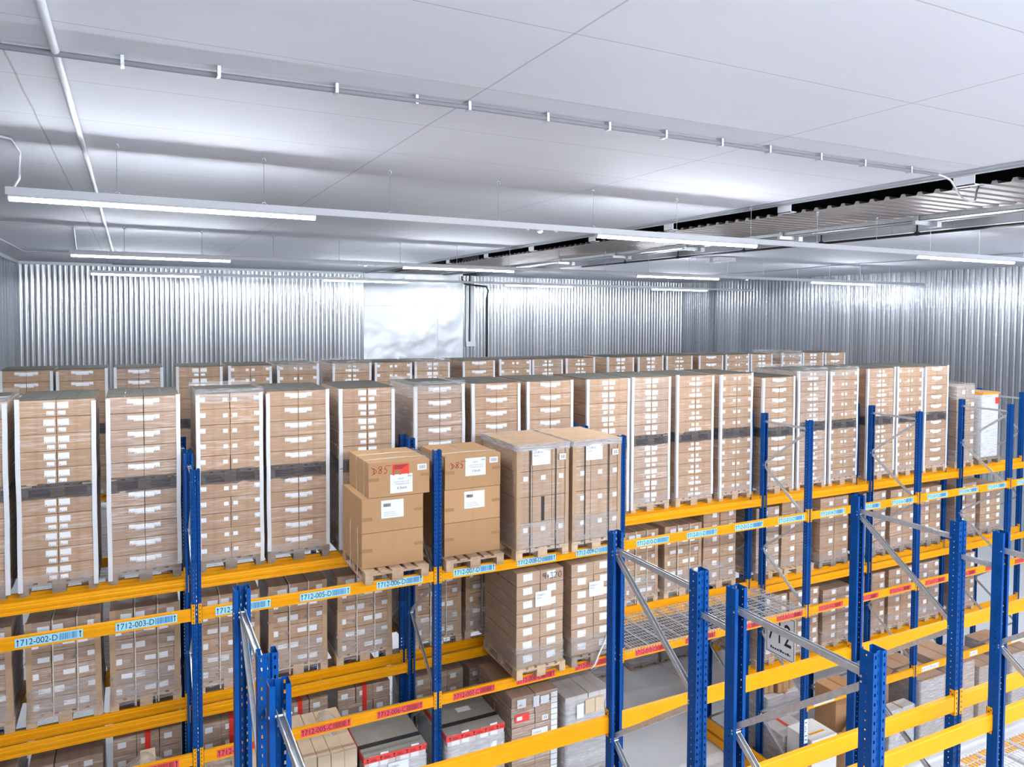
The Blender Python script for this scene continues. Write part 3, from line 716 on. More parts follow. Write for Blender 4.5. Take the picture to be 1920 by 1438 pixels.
STY = {
 'a': lambda s, w, h: _sty(s, [(.014, h*.47, .124, h*.47+.075), (.02, h*.10, .095, h*.10+.048)]),
 'b': lambda s, w, h: _sty(s, [(.004, h*.50, .102, h*.50+.066), (.104, h*.60, .170, h*.60+.050)]),
 'c': lambda s, w, h: _sty(s, [(.025, h*.45, .082, h*.45+.050), (w-.105, h*.48, w-.03, h*.48+.058)]),
 'd': lambda s, w, h: _sty(s, [(.014, h*.12, .080, h*.12+.055), (.085, h*.16, .135, h*.16+.040), (.020, h*.56, .080, h*.56+.048)]),
}
def tall_stack(x0, x1, yf, z, label, sty='b', layers=5, seed=0, guards=(1, 1), gap_dark=True, top=.0, group=None, mat='carton_a', dh=0, rows=2, hidden=0, pal='wood', collar=False):
    """two pallets of cartons wound together: pallet, cartons, middle pallet, cartons, edge boards, film"""
    rr = random.Random(seed*31+5)
    w = x1-x0; cx = (x0+x1)/2; root = thing('wrapped_pallet_stack', label, 'pallet stack', (cx, yf, z), math.radians(rr.uniform(-.5, .5)), group)
    D = 1.2; cw = w/2; h = .1985+dh; zz = .144
    p = link('pallet', pallet_me(pal), root); p.scale.x = w/.80 if w < .8 else 1.0
    for tier in range(2):
        for ly in range(layers):
            vis = not (hidden and tier*layers+ly < hidden)
            if vis:
                for s in (-1, 1):
                    for q in range(rows):
                        cd = D/rows
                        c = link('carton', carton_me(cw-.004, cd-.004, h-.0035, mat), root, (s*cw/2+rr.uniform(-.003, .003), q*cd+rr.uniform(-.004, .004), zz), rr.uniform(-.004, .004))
                        if q == 0:
                            rects = STY[sty](s, cw, h); rects = [(a-s*cw/2, b, c_-s*cw/2, d_) for a, b, c_, d_ in rects]
                            link('paper_label', sticker_me((sty, s, round(cw, 2), round(h, 3), rr.randrange(3)), rects), c)
            zz += h
        if tier == 0:
            p = link('upper_pallet', pallet_me('wood_grey'), root, (0, 0, zz)); p.scale.x = (w-.01)/.80
            zg = zz; zz += .144
    T = zz
    g = MB(); ring_geo(g, -w/2, w/2, 0, D, zg-.02, zg+.165, 'film_gap', 3, .008, seed)
    link('stretch_film_band', g.mesh('p', True), root)
    g = MB(); ring_geo(g, -w/2, w/2, 0, D, .08, .24, 'film', 3, .007, seed+4); link('stretch_film_skirt', g.mesh('p', True), root)
    g = MB()
    for k in range(4): g.box(-w/2+.002+k*w/4, .003, 0, -w/2-.002+(k+1)*w/4, D-.003, .004+rr.random()*.002, 'top_sheet')
    link('top_sheet', g.mesh('p'), root, (0, 0, T-.001))
    for i, sx in enumerate((-1, 1)):
        if guards[i]:
            g = MB(); guard_geo(g, sx*w/2, 0, sx, .05 if rr.random() < .6 else .16, T+rr.uniform(-.03, .02), 'guard', .042, seed+i); link('edge_board', g.mesh('p'), root)
    if collar:
        g = MB(); ring_geo(g, -w/2, w/2, 0, D, T-.12, T+.06, 'film', 3, .02, seed+9); link('stretch_film_collar', g.mesh('p', True), root)
    return root
tall = [('a', 'a'), ('a', 'a')]
G1 = 'tall double pallet stacks on the top level of the rear rack'
xs_tall = [(-2.70, -1.84), (-1.76, -.98), (-.87, -.085), (.10, .88), (.93, 1.72), (1.86, 2.62), (2.91, 3.67), (3.79, 4.57), (4.69, 5.49), (5.75, 6.56), (6.61, 7.39), (7.53, 8.32), (8.48, 9.22), (9.47, 10.26), (10.35, 11.10), (11.19, 11.96), (12.23, 13.04), (13.11, 13.90), (13.98, 14.73)]
sty = 'aabcbabbbaadcbdcdcb'
desc = {'a': 'labels paired at centre', 'b': 'labels in rows', 'c': 'labels spread wide', 'd': 'dense label column'}
look = ['heavily wrapped', 'brown', 'pinkish-brown']
for k, (a, b) in enumerate(xs_tall):
    tall_stack(a, b, 1.33, 4.992, f'tall double carton stack, {desc[sty[k]]}, behind blue label 712-{k+1:03d}-D', sty[k], seed=k+1,
               guards=(1, 1) if k not in (5, 14) else (1, 1), group=G1, mat='carton_b' if k in (2, 6, 10, 14) else 'carton_a', collar=k in (0, 3, 6, 14, 15), dh=-.009 if k == 13 else 0, pal='wood_pale' if k > 9 else 'wood_grey')
G2 = 'carton stacks on the top level of the farthest rack'
xs_far = [(-2.56, -1.80), (-1.75, -.98), (-.88, -.10), (.12, .90), (1.01, 1.79), (1.90, 2.68), (2.96, 3.74), (3.82, 4.61), (4.68, 5.46), (5.77, 6.53), (6.65, 7.43), (7.47, 8.27), (8.36, 9.14), (9.50, 10.27), (10.40, 11.16), (11.26, 12.08), (12.30, 13.10), (13.19, 14.01), (14.07, 14.84), (15.2, 15.94), (16.0, 16.80), (16.87, 17.68)]
styf = 'bbbaccdcabcddaadbcacab'
for k, (a, b) in enumerate(xs_far):
    tall_stack(a, b, 6.9, 4.992, f'wrapped brown carton stack in the farthest row, {ORD[k]} from the left wall', styf[k], seed=k+60, group=G2, mat='carton_b' if k in (2, 11, 19) else 'carton_a',
               collar=k in (5, 6, 8, 19), rows=1, hidden=0 if k < 4 else 4)

def load(x0, x1, yf, z, label, top, cols=2, layers=6, mat='carton_a', st=None, group=None, seed=0, D=1.15, pal='wood', inset=0.0, guards=None, straps=None, skirt=True, marks=False, rows=1, film_ht=None, cat='pallet load', name='pallet_load', ysh=0.0, film='film'):
    """one pallet of cartons; st: list of (fx, fz, w, h) label rectangles as fractions of the carton"""
    rr = random.Random(seed*17+3); w = x1-x0; root = thing(name, label, cat, ((x0+x1)/2, yf, z), math.radians(rr.uniform(-.6, .6)), group)
    p = link('pallet', pallet_me(pal), root); p.scale.x = min(1, (w+.03)/.8)
    ch = (top-z-.144)/layers; cw = w/cols
    for ly in range(layers):
        for c_ in range(cols):
            for q in range(rows):
                cd = (D-inset)/rows
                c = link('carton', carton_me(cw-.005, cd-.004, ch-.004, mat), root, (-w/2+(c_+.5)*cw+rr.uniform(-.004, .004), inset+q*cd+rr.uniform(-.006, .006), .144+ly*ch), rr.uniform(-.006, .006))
                if st and q == 0:
                    off = 1 if (marks and (ly+c_) % 2) else 0
                    rects = [((fx-.5)*cw, fz*ch, (fx-.5)*cw+lw, fz*ch+lh) for fx, fz, lw, lh in st[off % len(st)]]
                    for ri, r1 in enumerate(rects): link('paper_label', sticker_me(('L', seed % 5, cols, round(cw, 2), round(ch, 2), off, ri, str(st[off % len(st)])), [r1], False), c)
                    if marks:
                        g = MB(); xx = -.12 if off else .1; g.tube([(xx, -.002, ch*.45), (xx, 0, ch*.45)], .022, 'inkgrey', 10); g.tube([(xx, -.003, ch*.45), (xx, -.001, ch*.45)], .012, 'tape', 8)
                        if 'mk%d' % off not in _stk: _stk['mk%d' % off] = g.mesh('printed_mark')
                        link('printed_mark', _stk['mk%d' % off], c)
    T = top-z
    if guards:
        for i, sx in enumerate((-1, 1)):
            g = MB(); guard_geo(g, sx*w/2, inset, sx, .12, T, guards, .06, seed+i); link('edge_board', g.mesh('p'), root)
    for fx, m_ in straps or ():
        g = MB(); x = -w/2+fx*w; g.box(x-.007, inset-.012, .03, x+.007, inset-.009, T+.006, m_); g.box(x-.007, inset-.012, T+.004, x+.007, D, T+.007, m_)
        link('strap', g.mesh('p'), root)
    if skirt:
        g = MB(); ring_geo(g, -w/2, w/2, inset, D, .07, film_ht or .34, film, 5, .012, seed, taper=.012); link('stretch_film_skirt', g.mesh('p', True), root)
    return root
# --- strapped stacks with round marks, level C of the rear rack
GC = 'strapped carton stacks on the middle level of the rear rack'
LC = 3.352
ST1 = [[(.08, .3, .10, .075)], [(.45, .35, .12, .06)]]
xc = [(-2.62, -1.86), (-1.72, -.97), (-.87, -.11), (.10, .84), (.96, 1.71), (1.86, 2.62), (2.95, 3.68), (3.76, 4.50), (4.66, 5.40), (5.72, 6.46), (6.58, 7.28), (7.43, 8.22), (8.28, 9.02)]
cc = [1, 2, 3, 4, 5, 6, 7, 8, 9, 10, 11, 12, 13]
for k, (a, b) in enumerate(xc):
    if k == 9: continue
    last = k == 12
    n = cc[k]
    where = f'seen below blue label 712-{n:03d}-D'
    if k == 10: where = 'behind mesh deck below label 712-010-D'
    if k == 11: where = 'behind mesh deck below label 712-011-D'
    if k == 12: where = 'behind mesh deck, just left of label 712-012-D'
    load(a, b, 1.50, LC, f'strapped carton stack with round marks, {where}' if not last else f'brown carton stack in loose shiny film, {where}',
         4.62 if k < 12 else 4.80, cols=2 if last else 3, layers=6, mat='carton_b' if k < 3 else 'carton_a', st=ST1 if not last else [[(.55, .35, .10, .08)], [(.55, .35, .10, .08)]], marks=True, group=GC, seed=k+100, pal='wood_pale',
         guards='guard_brown' if not last else None, straps=((.35, 'strap'), (.68, 'strap')) if not last else None, film_ht=.5)
# right hand bays, level C and B of the rear rack
ST2 = [[(.62, .35, .10, .085)]]
GR = 'plain labelled carton stacks on the lower levels of the rear rack'
xr = [(9.53, 10.10), (10.17, 10.92), (11.08, 11.86), (12.27, 12.97), (13.1, 13.86), (13.98, 14.72), (15.2, 15.95), (16.1, 16.85)]
tp = [4.70, 4.76, 4.74, 4.72, 4.70, 4.66, 4.60, 4.50]
for k, (a, b) in enumerate(xr):
    load(a, b, 1.42, LC, f'wrapped carton stack with single white labels, below blue label 712-{14+k:03d}-D' , tp[k], cols=2 if k != 0 else 2, layers=6 if k % 2 else 5, mat='carton_b' if k in (0, 3, 6) else 'carton_a', st=ST2, marks=False, group=GR, seed=k+130,
         pal='wood_pale' if k in (0, 1) else 'wood_grey', skirt=True, film_ht=.3, inset=.1 if k < 2 else 0)
for k, (a, b) in enumerate([(9.5, 10.25), (10.3, 11.08), (11.2, 11.98), (12.22, 12.98), (13.1, 13.86), (13.98, 14.72), (15.2, 15.95)]):
    load(a, b, 1.42, 1.71, f'wrapped carton stack with single white labels, below red label 712-{14+k:03d}-C', 3.02 if k != 2 else 2.9, cols=2, layers=6, mat='carton_b' if k % 3 == 2 else 'carton_a', st=ST2, group=GR, seed=k+150, pal='wood_pale', film_ht=.36)
# level B of the rear rack, left bays
GB = 'dim wrapped carton loads on the lowest beam level of the rear rack'
bl = [(-2.6, -1.85, 2.9, 0, 'brown cartons in shiny film', 1), (-1.72, -.96, 2.88, 0, 'brown cartons in shiny film', 2), (-.86, -.1, 3.02, 1, 'grey-brown cartons banded with red tape', 3), (.12, .86, 2.95, 1, 'grey-brown cartons banded with red tape', 4), (.98, 1.72, 2.97, 1, 'grey-brown cartons banded with red tape', 5),
      (1.86, 2.60, 3.0, 1, 'grey-brown cartons banded with red tape', 6), (2.95, 3.72, 2.95, 0, 'dark film-wrapped cartons with white papers', 7), (3.82, 4.56, 2.9, 0, 'dark film-wrapped cartons with white papers', 8), (4.66, 5.4, 2.85, 0, 'dark film-wrapped cartons with white papers', 9)]
for a, b, tp_, red, ds, n in bl:
    r_ = load(a, b, 1.5, 1.71, f'{ds}, in rear bay above red label 712-{n:03d}-C' if n < 8 else f'{ds}, behind the load at red label 712-{n:03d}-C', tp_, cols=3, layers=5, mat='carton_b', st=[[(.2, .4, .09, .07)], [(.4, .3, .10, .08)]], marks=False, group=GB, seed=n+170, film_ht=.6)
    if red:
        w = b-a; g = MB(); T = tp_-1.71
        g.box(-.03, -.008, T-.55, .03, -.003, T+.004, 'redtape'); g.box(-.03, -.008, T, .03, 1.0, T+.005, 'redtape'); link('red_tape', g.mesh('p'), r_)
# farthest rack, lower levels (seen only through gaps) and floor pallets beyond the passage
for k, (a, b, z, tp_, nm) in enumerate([(-1.75, -.98, LC, 4.6, 'white film-wrapped load in the far rack, glimpsed through the gap above label 712-002-D'), (-.85, -.08, LC, 4.6, 'white film-wrapped load in the far rack, glimpsed right of the gap above label 712-002-D'),
      (-1.75, -.98, 1.71, 2.9, 'white film-wrapped load in the far rack, glimpsed through the gap below label 712-002-D'), (-.85, -.08, 1.71, 2.9, 'white film-wrapped load low in the far rack, right of the gap below label 712-002-D')]):
    load(a, b, 7.0, z, nm, tp_, cols=2, layers=5, mat='carton_white', group='loads on the lower levels of the far rack', seed=k+190, film_ht=.9, film='film_dense')
for k, (a, b, tp_) in enumerate([(9.43, 10.22, 1.15), (10.33, 11.10, 1.25), (8.0, 8.78, 1.2), (11.3, 12.05, 1.3)]):
    load(a, b, 5.62, 0, ['white wrapped floor load beyond the passage, below label 712-010-C', 'second white wrapped floor load beyond the passage, below label 712-011-C', 'pale wrapped floor load beyond the passage, seen through mesh deck', 'pale wrapped load on the floor beyond the passage, seen behind the foreground frame'][k],
         tp_, cols=2, layers=4, mat='carton_white', st=ST2, group='floor loads beyond the passage', seed=k+200, film_ht=.9, film='film_dense')
# --- labelled rack, level D: two loads of big plain cartons and two banded blocks
LD = 4.992
def paper(parent, x, z, w, h, lines, nm='paper_sheet', mat='paper', y=-.002, rot=0):
    o = link(nm, None, parent) if False else None
    g = MB(); n = len(g.v); nx = 6
    for i in range(nx+1):
        u = i/nx; bulge = .004*math.sin(math.pi*u)
        for zz in (0, h): g.v.append((u*w, -bulge-(.003 if zz == 0 and i in (0, nx) else 0), zz)); g.v.append((u*w, .001, zz))
    for i in range(nx):
        a = n+4*i; b = a+4
        g.face((a, b, b+2, a+2), mat); g.face((a+1, a+3, b+3, b+1), mat); g.face((a+2, b+2, b+3, a+3), mat); g.face((a, a+1, b+1, b), mat)
    o = link(nm, g.mesh(nm), parent, (x, y, z)); o.rotation_euler.y = rot
    for tx, size, lx, lz, m_ in lines:
        q = link('lettering', text_mesh(tx, size, m_), o, (lx, -.0065, lz))
    return o
def barcode_label(parent, x, z, w=.12, h=.075):
    g = MB(); g.box(0, -.002, 0, w, 0, h, 'paper'); o = link('barcode_label', g.mesh('p'), parent, (x, -.001, z))
    g = MB(); xx = .015; rr = random.Random(4)
    while xx < w-.02:
        bw = rr.choice((.002, .004, .006)); g.box(xx, -.003, .015, xx+bw, -.0021, h-.015, 'inkgrey'); xx += bw+rr.choice((.003, .005))
    link('barcode', g.mesh('p'), o)
def handwriting(parent, x, z, sc, mat, glyphs, y=-.004):
    """marker strokes as thin tubes; glyph points in a 1 x 1 cell"""
    g = MB()
    for dx, strokes in glyphs:
        for st in strokes: g.tube([((dx+a)*sc, 0, b*sc) for a, b in st], .004, mat, 5)
    return link('handwriting', g.mesh('handwriting'), parent, (x, y, z))
D85 = [(0, [[(0, .9), (.25, .82), (.55, .62), (.68, .42), (.55, .2), (.3, .05), (.05, -.05)], [(.3, .78), (.36, .5), (.32, .15)]]),
       (.85, [[(.55, .95), (.3, 1.0), (.1, .85), (.18, .66), (.42, .5), (.5, .25), (.35, .08), (.12, .1), (.08, .28), (.3, .5), (.52, .72), (.5, .92)]]),
       (1.55, [[(1.0, 1.02), (.5, 1.06), (.3, 1.04), (.25, .82), (.2, .62), (.42, .58), (.5, .35), (.38, .08), (.1, 0)]])]
P4320 = [(0, [[(.1, 1.0), (.05, .6), (.4, .62)], [(.42, 1.0), (.38, .2)]]), (.65, [[(0, .5), (.35, .5)], [(.18, .75), (.18, .2)]]),
         (1.2, [[(0, .9), (.3, 1.0), (.4, .8), (.15, .6), (.42, .45), (.35, .15), (.05, .1)]]), (1.8, [[(0, .85), (.25, 1.0), (.42, .8), (.1, .15), (.5, .15)]]), (2.5, [[(.25, 1.0), (.02, .7), (.05, .25), (.3, .08), (.5, .4), (.45, .85), (.25, 1.0)]])]
def big_boxes(x0, top_dx, label, tall_h, n):
    root = thing('pallet_load', label, 'pallet load', (x0+.405, -.12, LD), 0, 'loads of three big plain cartons')
    link('pallet', pallet_me('wood'), root)
    zz = .144; hs = (.44, .435, .44); ws = .78
    for k in range(3):
        dx = top_dx[k]; bx = link('big_carton', carton_me(ws, 1.0, hs[k]-.004, 'carton_plain'), root, (dx, .17, zz+.001), 0)
        def tape(x, z, w, h=.045, side=False):
            g = MB(); 
            if side: g.box(-.0015, 0, 0, .0, w, h, 'tape')
            else: g.box(0, -.0015, 0, w, 0, h, 'tape')
            link('tape_strip', g.mesh('p'), bx, (x, 0 if not side else z[1], z if not side else z[0]))
        tape(-ws/2, .20-.05*k % .1, .13, .045); tape(ws/2-.12, .22, .12, .04)
        g = MB(); g.box(-.001, -.0015, 0, .0, .12, .045, 'tape'); link('tape_strip', g.mesh('p'), bx, (-ws/2, 0, .17+.02*k)); g = MB(); g.box(-.03, -.001, 0, .03, .9, .0015, 'tape'); link('tape_strip', g.mesh('p'), bx, (0, .05, hs[k]-.005)).hide_render = False
        if k == 2:
            if n == 6:
                handwriting(bx, -ws/2+.035, .29, .095, 'inkred', D85)
                paper(bx, -.09, .262, .21, .135, [('xxxxx xxx', .026, .02, .10, 'ink')] if False else [], 'red_document_pouch', 'redtape')
                g = MB(); g.box(0, -.002, 0, .08, 0, .05, 'tape'); link('pouch_note', g.mesh('p'), bx, (-.07, -.008, .275))
                g = MB(); 
                for q in range(3): g.box(0, -.001, -q*.016, .17-.03*q, 0, -q*.016+.008, 'ink')
                link('pouch_print', g.mesh('p'), bx, (-.07, -.007, .375))
                px_, pz_, pt = -.12, .035, '6 Stück'
            else:
                handwriting(bx, -ws/2+.07, .27, .085, 'inkred', D85)
                px_, pz_, pt = -.11, .16, '3 Stück'
            paper(bx, px_, pz_, .285, .235, [(pt, .04, .09, .05, 'ink'), ('Transparent groß', .026, .06, .10, 'inkgrey'), ('Leuchte Muster weiter', .022, .045, .135, 'inkgrey'), ('100029', .026, .10, .17, 'inkgrey'), ('ANL', .03, .22, .195, 'ink')])
            barcode_label(bx, ws/2-.16, .30 if n == 6 else .31)
        if k == 1:
            p_ = paper(bx, -.15 if n == 6 else -.12, .165, .285, .225, [])
            g = MB(); xx = 0; rr = random.Random(3)
            while xx < .085: g.box(xx, -.001, 0, xx+.003, 0, .04, 'ink'); xx += rr.choice((.005, .007))
            for q in range(4): g.box(.0 if q else .12, -.001, -.05-.022*q, .12+.02*q, 0, -.047-.022*q, 'inkgrey')
            link('printed_form', g.mesh('p'), p_, (.03, -.0065, .145))
        zz += hs[k]
    g = MB(); T = zz
    for yy in ((.34,) if n == 7 else (.34, .72)):
        g.tube([(-.42, yy-.02, .05), (top_dx[0]-ws/2-.006, yy, .2), (top_dx[1]-ws/2-.006, yy+.01, .6), (top_dx[2]-ws/2-.006, yy+.02, T-.44), (top_dx[2]-ws/2-.006, yy+.02, T+.004), (top_dx[2], yy+.03, T+.008), (top_dx[2]+ws/2+.006, yy+.03, T), (top_dx[0]+ws/2+.01, yy, .3), (.42, yy, .06)], .006, 'strap', 6)
    link('twine', g.mesh('p'), root)
    return root
big_boxes(1.835, (-.01, -.01, .075), 'three big plain cartons with red document pouch, above blue label 712-006-D', 1, 6)
big_boxes(2.865, (.025, .025, .03), 'three big plain cartons without red pouch, above blue label 712-007-D', 1, 7)
def banded(x0, x1, label, n, txt):
    w = x1-x0; root = thing('pallet_load', label, 'pallet load', ((x0+x1)/2, -.12, LD), 0, 'black-banded carton blocks')
    link('pallet', pallet_me('wood_pale'), root)
    T = 1.545; ch = (T-.148)/4; pat = {8: [(0, .4, .78), (0, .23, .56, .78), (0, .33, .78), (0, .28, .56, .78)], 9: [(0, .29, .57, .78)]*4}[n]
    first = None
    for k in range(4):
        ed = pat[k] if n == 9 else (0, .235, .53, .78)
        ed = [e*w/.78 for e in ed]
        for a, b in zip(ed, ed[1:]):
            c = link('carton', carton_me(b-a-.004, 1.18, ch-.004, 'carton_c'), root, (-w/2+(a+b)/2, .01, .148+k*ch))
            if not (n == 8 and k == 1) and k < 3: link('paper_label', sticker_me(('bd', round(b-a, 2)), [(-.02, ch*.62, .05, ch*.62+.065)], False), c)
            first = c
    if n == 8:
        g = MB(); g.box(-.02, -.004, 0, .025, -.001, ch*.95, 'band'); link('black_tape_strip', g.mesh('p'), root, (.0, .008, .148+ch*1.02))
    for sx in (-1, 1):
        g = MB(); guard_geo(g, sx*w/2, .005, sx, .148, T-.01, 'guard_brown', .05, n+sx); link('edge_board', g.mesh('p'), root)
    for fx in (.25, .75):
        g = MB(); x = -w/2+fx*w; g.box(x-.008, -.004, .05, x+.008, -.001, T+.008, 'band'); g.box(x-.008, -.004, T+.005, x+.008, 1.19, T+.008, 'band'); link('black_band', g.mesh('p'), root)
    g = MB(); ring_geo(g, -w/2, w/2, 0, 1.2, .09, T*.33, 'film', 5, .006, n); link('stretch_film_skirt', g.mesh('p', True), root)
    g = MB()
    for k in range(5):
        g.box(-w/2-.01+.0*k, .0+k*.24, T+.002, w/2+.01, (k+1)*.24-.004, T+.012, 'guard_brown')
    link('top_cover', g.mesh('p'), root)
    g = MB(); ring_geo(g, -w/2-.01, w/2+.01, -.01, 1.21, T-.07, T+.02, 'film_dense', 3, .012, n+3); link('stretch_film_collar', g.mesh('p', True), root)
    paper(root, -w/2+.22 if n == 8 else -w/2+.20, T-.27, .27, .22, [(txt, .042, .02, .16, 'inkgrey'), ('Stück______', .034, .02, .115, 'inkgrey')], y=-.012)
    b_ = thing_less(root, w)
    return root
def thing_less(root, w):
    g = MB(); g.box(0, -.002, 0, .10, 0, .085, 'paper'); o = link('barcode_label', g.mesh('p'), root, (w/2-.15, -.014, 1.32))
    g = MB(); xx = .025; rr = random.Random(9)
    while xx < .08: g.box(xx, -.003, .018, xx+.005, -.0021, .066, 'inkgrey'); xx += rr.choice((.008, .011))
    link('barcode', g.mesh('p'), o)
banded(3.855, 4.635, 'black-banded block of tan cartons with white sheet LO4016, on a pallet above label 712-008-D', 8, 'LO4016')
banded(4.705, 5.485, 'black-banded block of tan cartons with white sheet LO4016, on a pallet above label 712-009-D', 9, 'LO4016')
# --- level C: two tall pale loads
for a, b, n, txt in ((3.88, 4.59, 8, 'LO6021'), (4.72, 5.44, 9, 'LO6121')):
    r_ = load(a, b, -.12, LC, f'pale carton stack in clear film with white sheet {txt}, standing above red label 712-00{n}-C', 4.80, cols=2, layers=7, mat='carton_c', st=[[(.28, .35, .135, .095)]], group='pale carton stacks on the middle level', seed=n, D=1.2, pal='wood_pale' if n == 8 else 'wood_grey', inset=.05, rows=2, film_ht=.42)
    paper(r_, -.08, .95, .24, .21, [(txt, .036, .02, .15, 'inkgrey'), ('Stück______', .030, .02, .11, 'inkgrey')], y=.035)
    for k in range(7):
        c_ = link('side_print', text_mesh('umo', .05, 'inkgrey', 1.0), r_, (-(b-a)/2-.004, .32, .22+k*.186)); c_.rotation_euler.z = -math.pi/2
    if n == 8:
        handwriting(r_, .035, 1.305, .095, 'ink', P4320, .038)
    if n == 9:
        g = MB(); g.tube([(-.08, -.03, -.06), (-.02, -.05, .0), (.05, -.03, .12), (.2, .03, .3), (.36, .045, .62)], .014, 'foam', 6); link('loose_film_tail', g.mesh('p', True), r_)
# --- level B of the labelled rack (seen from above)
LB = 1.712
def red_tape_load(x0, x1, label, seed, txt=None):
    w = x1-x0; r_ = load(x0, x1, -.12, LB, label, 2.84, cols=2, layers=4, mat='carton_white', st=[[(.15, .45, .11, .14), (.5, .3, .10, .2)], [(.2, .3, .15, .16)]], marks=False, group='red-taped wrapped loads', seed=seed, D=1.2, film_ht=1.0, film='film_dense')
    T = 2.84-LB
    g = MB(); g.box(-w/2-.008, -.012, T-.07, w/2+.008, -.006, T+.004, 'redtape'); g.box(-w/2-.012, -.012, T-.07, -w/2-.006, 1.2, T+.004, 'redtape'); rt = link('red_tape', g.mesh('p'), r_)
    g = MB()
    for k in range(5):
        x = -w/2+.03+k*.165; g.box(x, -.0145, T-.055, x+.018, -.0125, T-.045, 'ink'); g.box(x+.006, -.0145, T-.045, x+.012, -.0125, T-.03, 'ink'); g.box(x-.004, -.0145, T-.03, x+.022, -.0125, T-.015, 'ink')
        g.box(x+.045, -.0145, T-.05, x+.125, -.0125, T-.044, 'ink'); g.box(x+.045, -.0145, T-.032, x+.115, -.0125, T-.027, 'ink')
    link('tape_print', g.mesh('p'), rt)
    g = MB(); g.box(-w/2, 0, T, w/2, 1.19, T+.006, 'cover'); link('top_sheet', g.mesh('p'), r_)
    g = MB(); g.box(-w/2-.004, .22, T+.004, w/2+.004, .31, T+.010, 'band'); g.box(-w/2-.014, .22, T-.6, -w/2-.008, .31, T+.01, 'band'); link('black_tape_strip', g.mesh('p'), r_)
    return r_, T, w
r_, T, w = red_tape_load(1.82, 2.60, 'white-wrapped load with red warning tape and a black strip on top, below red label 712-006-C', 221)
paper(r_, -.1, T-.33, .26, .2, [('LO9016', .036, .02, .14, 'inkgrey')], y=-.02)
r_, T, w = red_tape_load(2.88, 3.68, 'white-wrapped load with red warning tape and a paper on its top, below red label 712-007-C', 222)
g = MB(); g.box(-.06, .52, T+.007, .13, .64, T+.011, 'paper'); link('paper_on_top', g.mesh('p'), r_)
# 008: tall stack with a column of white labels
r_ = load(3.80, 4.50, -.10, LB, 'brown carton stack with a column of white labels, below label 712-008-C', 3.12, cols=2, layers=9, mat='carton_b', st=None, group='wrapped loads below the red labels', seed=231, D=1.2, rows=2, film_ht=.3)
g = MB()
for k in range(15): g.box(.24, -.014, .18+k*.08, .335, -.010, .18+k*.08+.07, 'paper')
link('label_column', g.mesh('p'), r_)
paper(r_, -.05, .70, .24, .21, [('LO6018', .036, .02, .15, 'inkgrey'), ('Stück______', .030, .02, .11, 'inkgrey')], y=-.012)
paper(r_, -.27, 1.25, .13, .12, [('ok', .05, .02, .03, 'inkgrey')], y=-.012); paper(r_, -.03, 1.22, .09, .15, [], y=-.012); paper(r_, .08, 1.24, .13, .11, [], y=-.012)
paper(r_, -.30, 1.06, .21, .11, [], 'red_document_pouch', 'redtape', y=-.014); g = MB(); g.box(-.28, -.022, 1.09, -.2, -.018, 1.14, 'paper'); link('pouch_note', g.mesh('p'), r_)
barcode_label(r_, .11, 1.0, .09, .07)
# 009: white wrapped load with torn film showing pale cartons
r_ = load(4.62, 5.36, -.10, LB, 'white film-wrapped load torn open at the front, below red label 712-009-C', 2.93, cols=2, layers=4, mat='carton_white', group='wrapped loads below the red labels', seed=233, D=1.2, film_ht=1.15, film='film_dense')
g = MB(); g.cbox(-.06, -.03, .93, .10, .1, 1.13, .005, 'beige'); g.cbox(.105, -.03, .93, .25, .1, 1.13, .005, 'beige'); link('exposed_carton', g.mesh('p'), r_)
g = MB(); g.box(-.2, -.035, .9, -.09, -.028, 1.1, 'paper'); g.box(.27, -.035, .93, .36, -.028, 1.05, 'paper'); link('paper_label', g.mesh('p'), r_)
# draped loads 003, 004, 005
def draped(x0, x1, peak, label, seed, long_boxes):
    w = x1-x0; root = thing('draped_load', label, 'pallet load', ((x0+x1)/2, -.12, LB), 0, 'pallets of long beige cartons under loose film')
    link('pallet', pallet_me('wood'), root); rr = random.Random(seed); zz = .144
    nl = 5; cw = w/5
    for ly in range(nl):
        for k in range(5):
            if ly == nl-1 and k not in long_boxes: continue
            link('long_carton', carton_me(cw-.004, 1.16, .226, 'beige'), root, (-w/2+(k+.5)*cw, .02+rr.uniform(-.02, .02), zz+ly*.23), rr.uniform(-.01, .01))
    # loose film sheet
    g = MB(); nx, ny = 16, 16
    for j in range(ny+1):
        for i in range(nx+1):
            u = i/nx; v = j/ny; x = -w/2-.012+(w+.024)*u; y = .30+.98*v
            dx = (u-peak[0]); dy = (v-peak[1]); hgt = .144+4*.23+.03+.24*math.exp(-(dx*dx*14+dy*dy*5))
            edge = max(0, abs(u-.5)-.45)*7.5; hgt -= edge*.7+max(0, v-.92)*2; hgt += noise.noise(Vector((x*5, y*5, seed)))*.025
            if v < .02: hgt -= .05
            g.v.append((x, y, hgt+.25*math.exp(-(dx*dx*30))*.3))
    for j in range(ny):
        for i in range(nx): a = j*(nx+1)+i; g.face((a, a+1, a+nx+2, a+nx+1), 'drape')
    link('loose_film_sheet', g.mesh('p', True), root)
    g = MB(); ring_geo(g, -w/2, w/2, 0, 1.2, .1, .62, 'film_dense', 5, .02, seed); link('stretch_film_skirt', g.mesh('p', True), root)
    for sx in (-.8, .55):
        g = MB(); n0 = 0
        for k in range(5):
            for q in range(4):
                g.v.append((sx*w/2+(q-1.5)*.05+noise.noise(Vector((k, q, seed)))*.03, -.03-noise.noise(Vector((q*.7, k*.7, seed)))*.05, .55+k*.12))
        for k in range(4):
            for q in range(3): a = 4*k+q; g.face((a, a+1, a+5, a+4), 'film_dense')
        link('crumpled_film', g.mesh('p', True), root)
    return root
draped(-.90, -.08, (.45, .5), 'pallet of long beige cartons under a peaked loose film sheet, below blue label 712-003-D', 3, (2,))
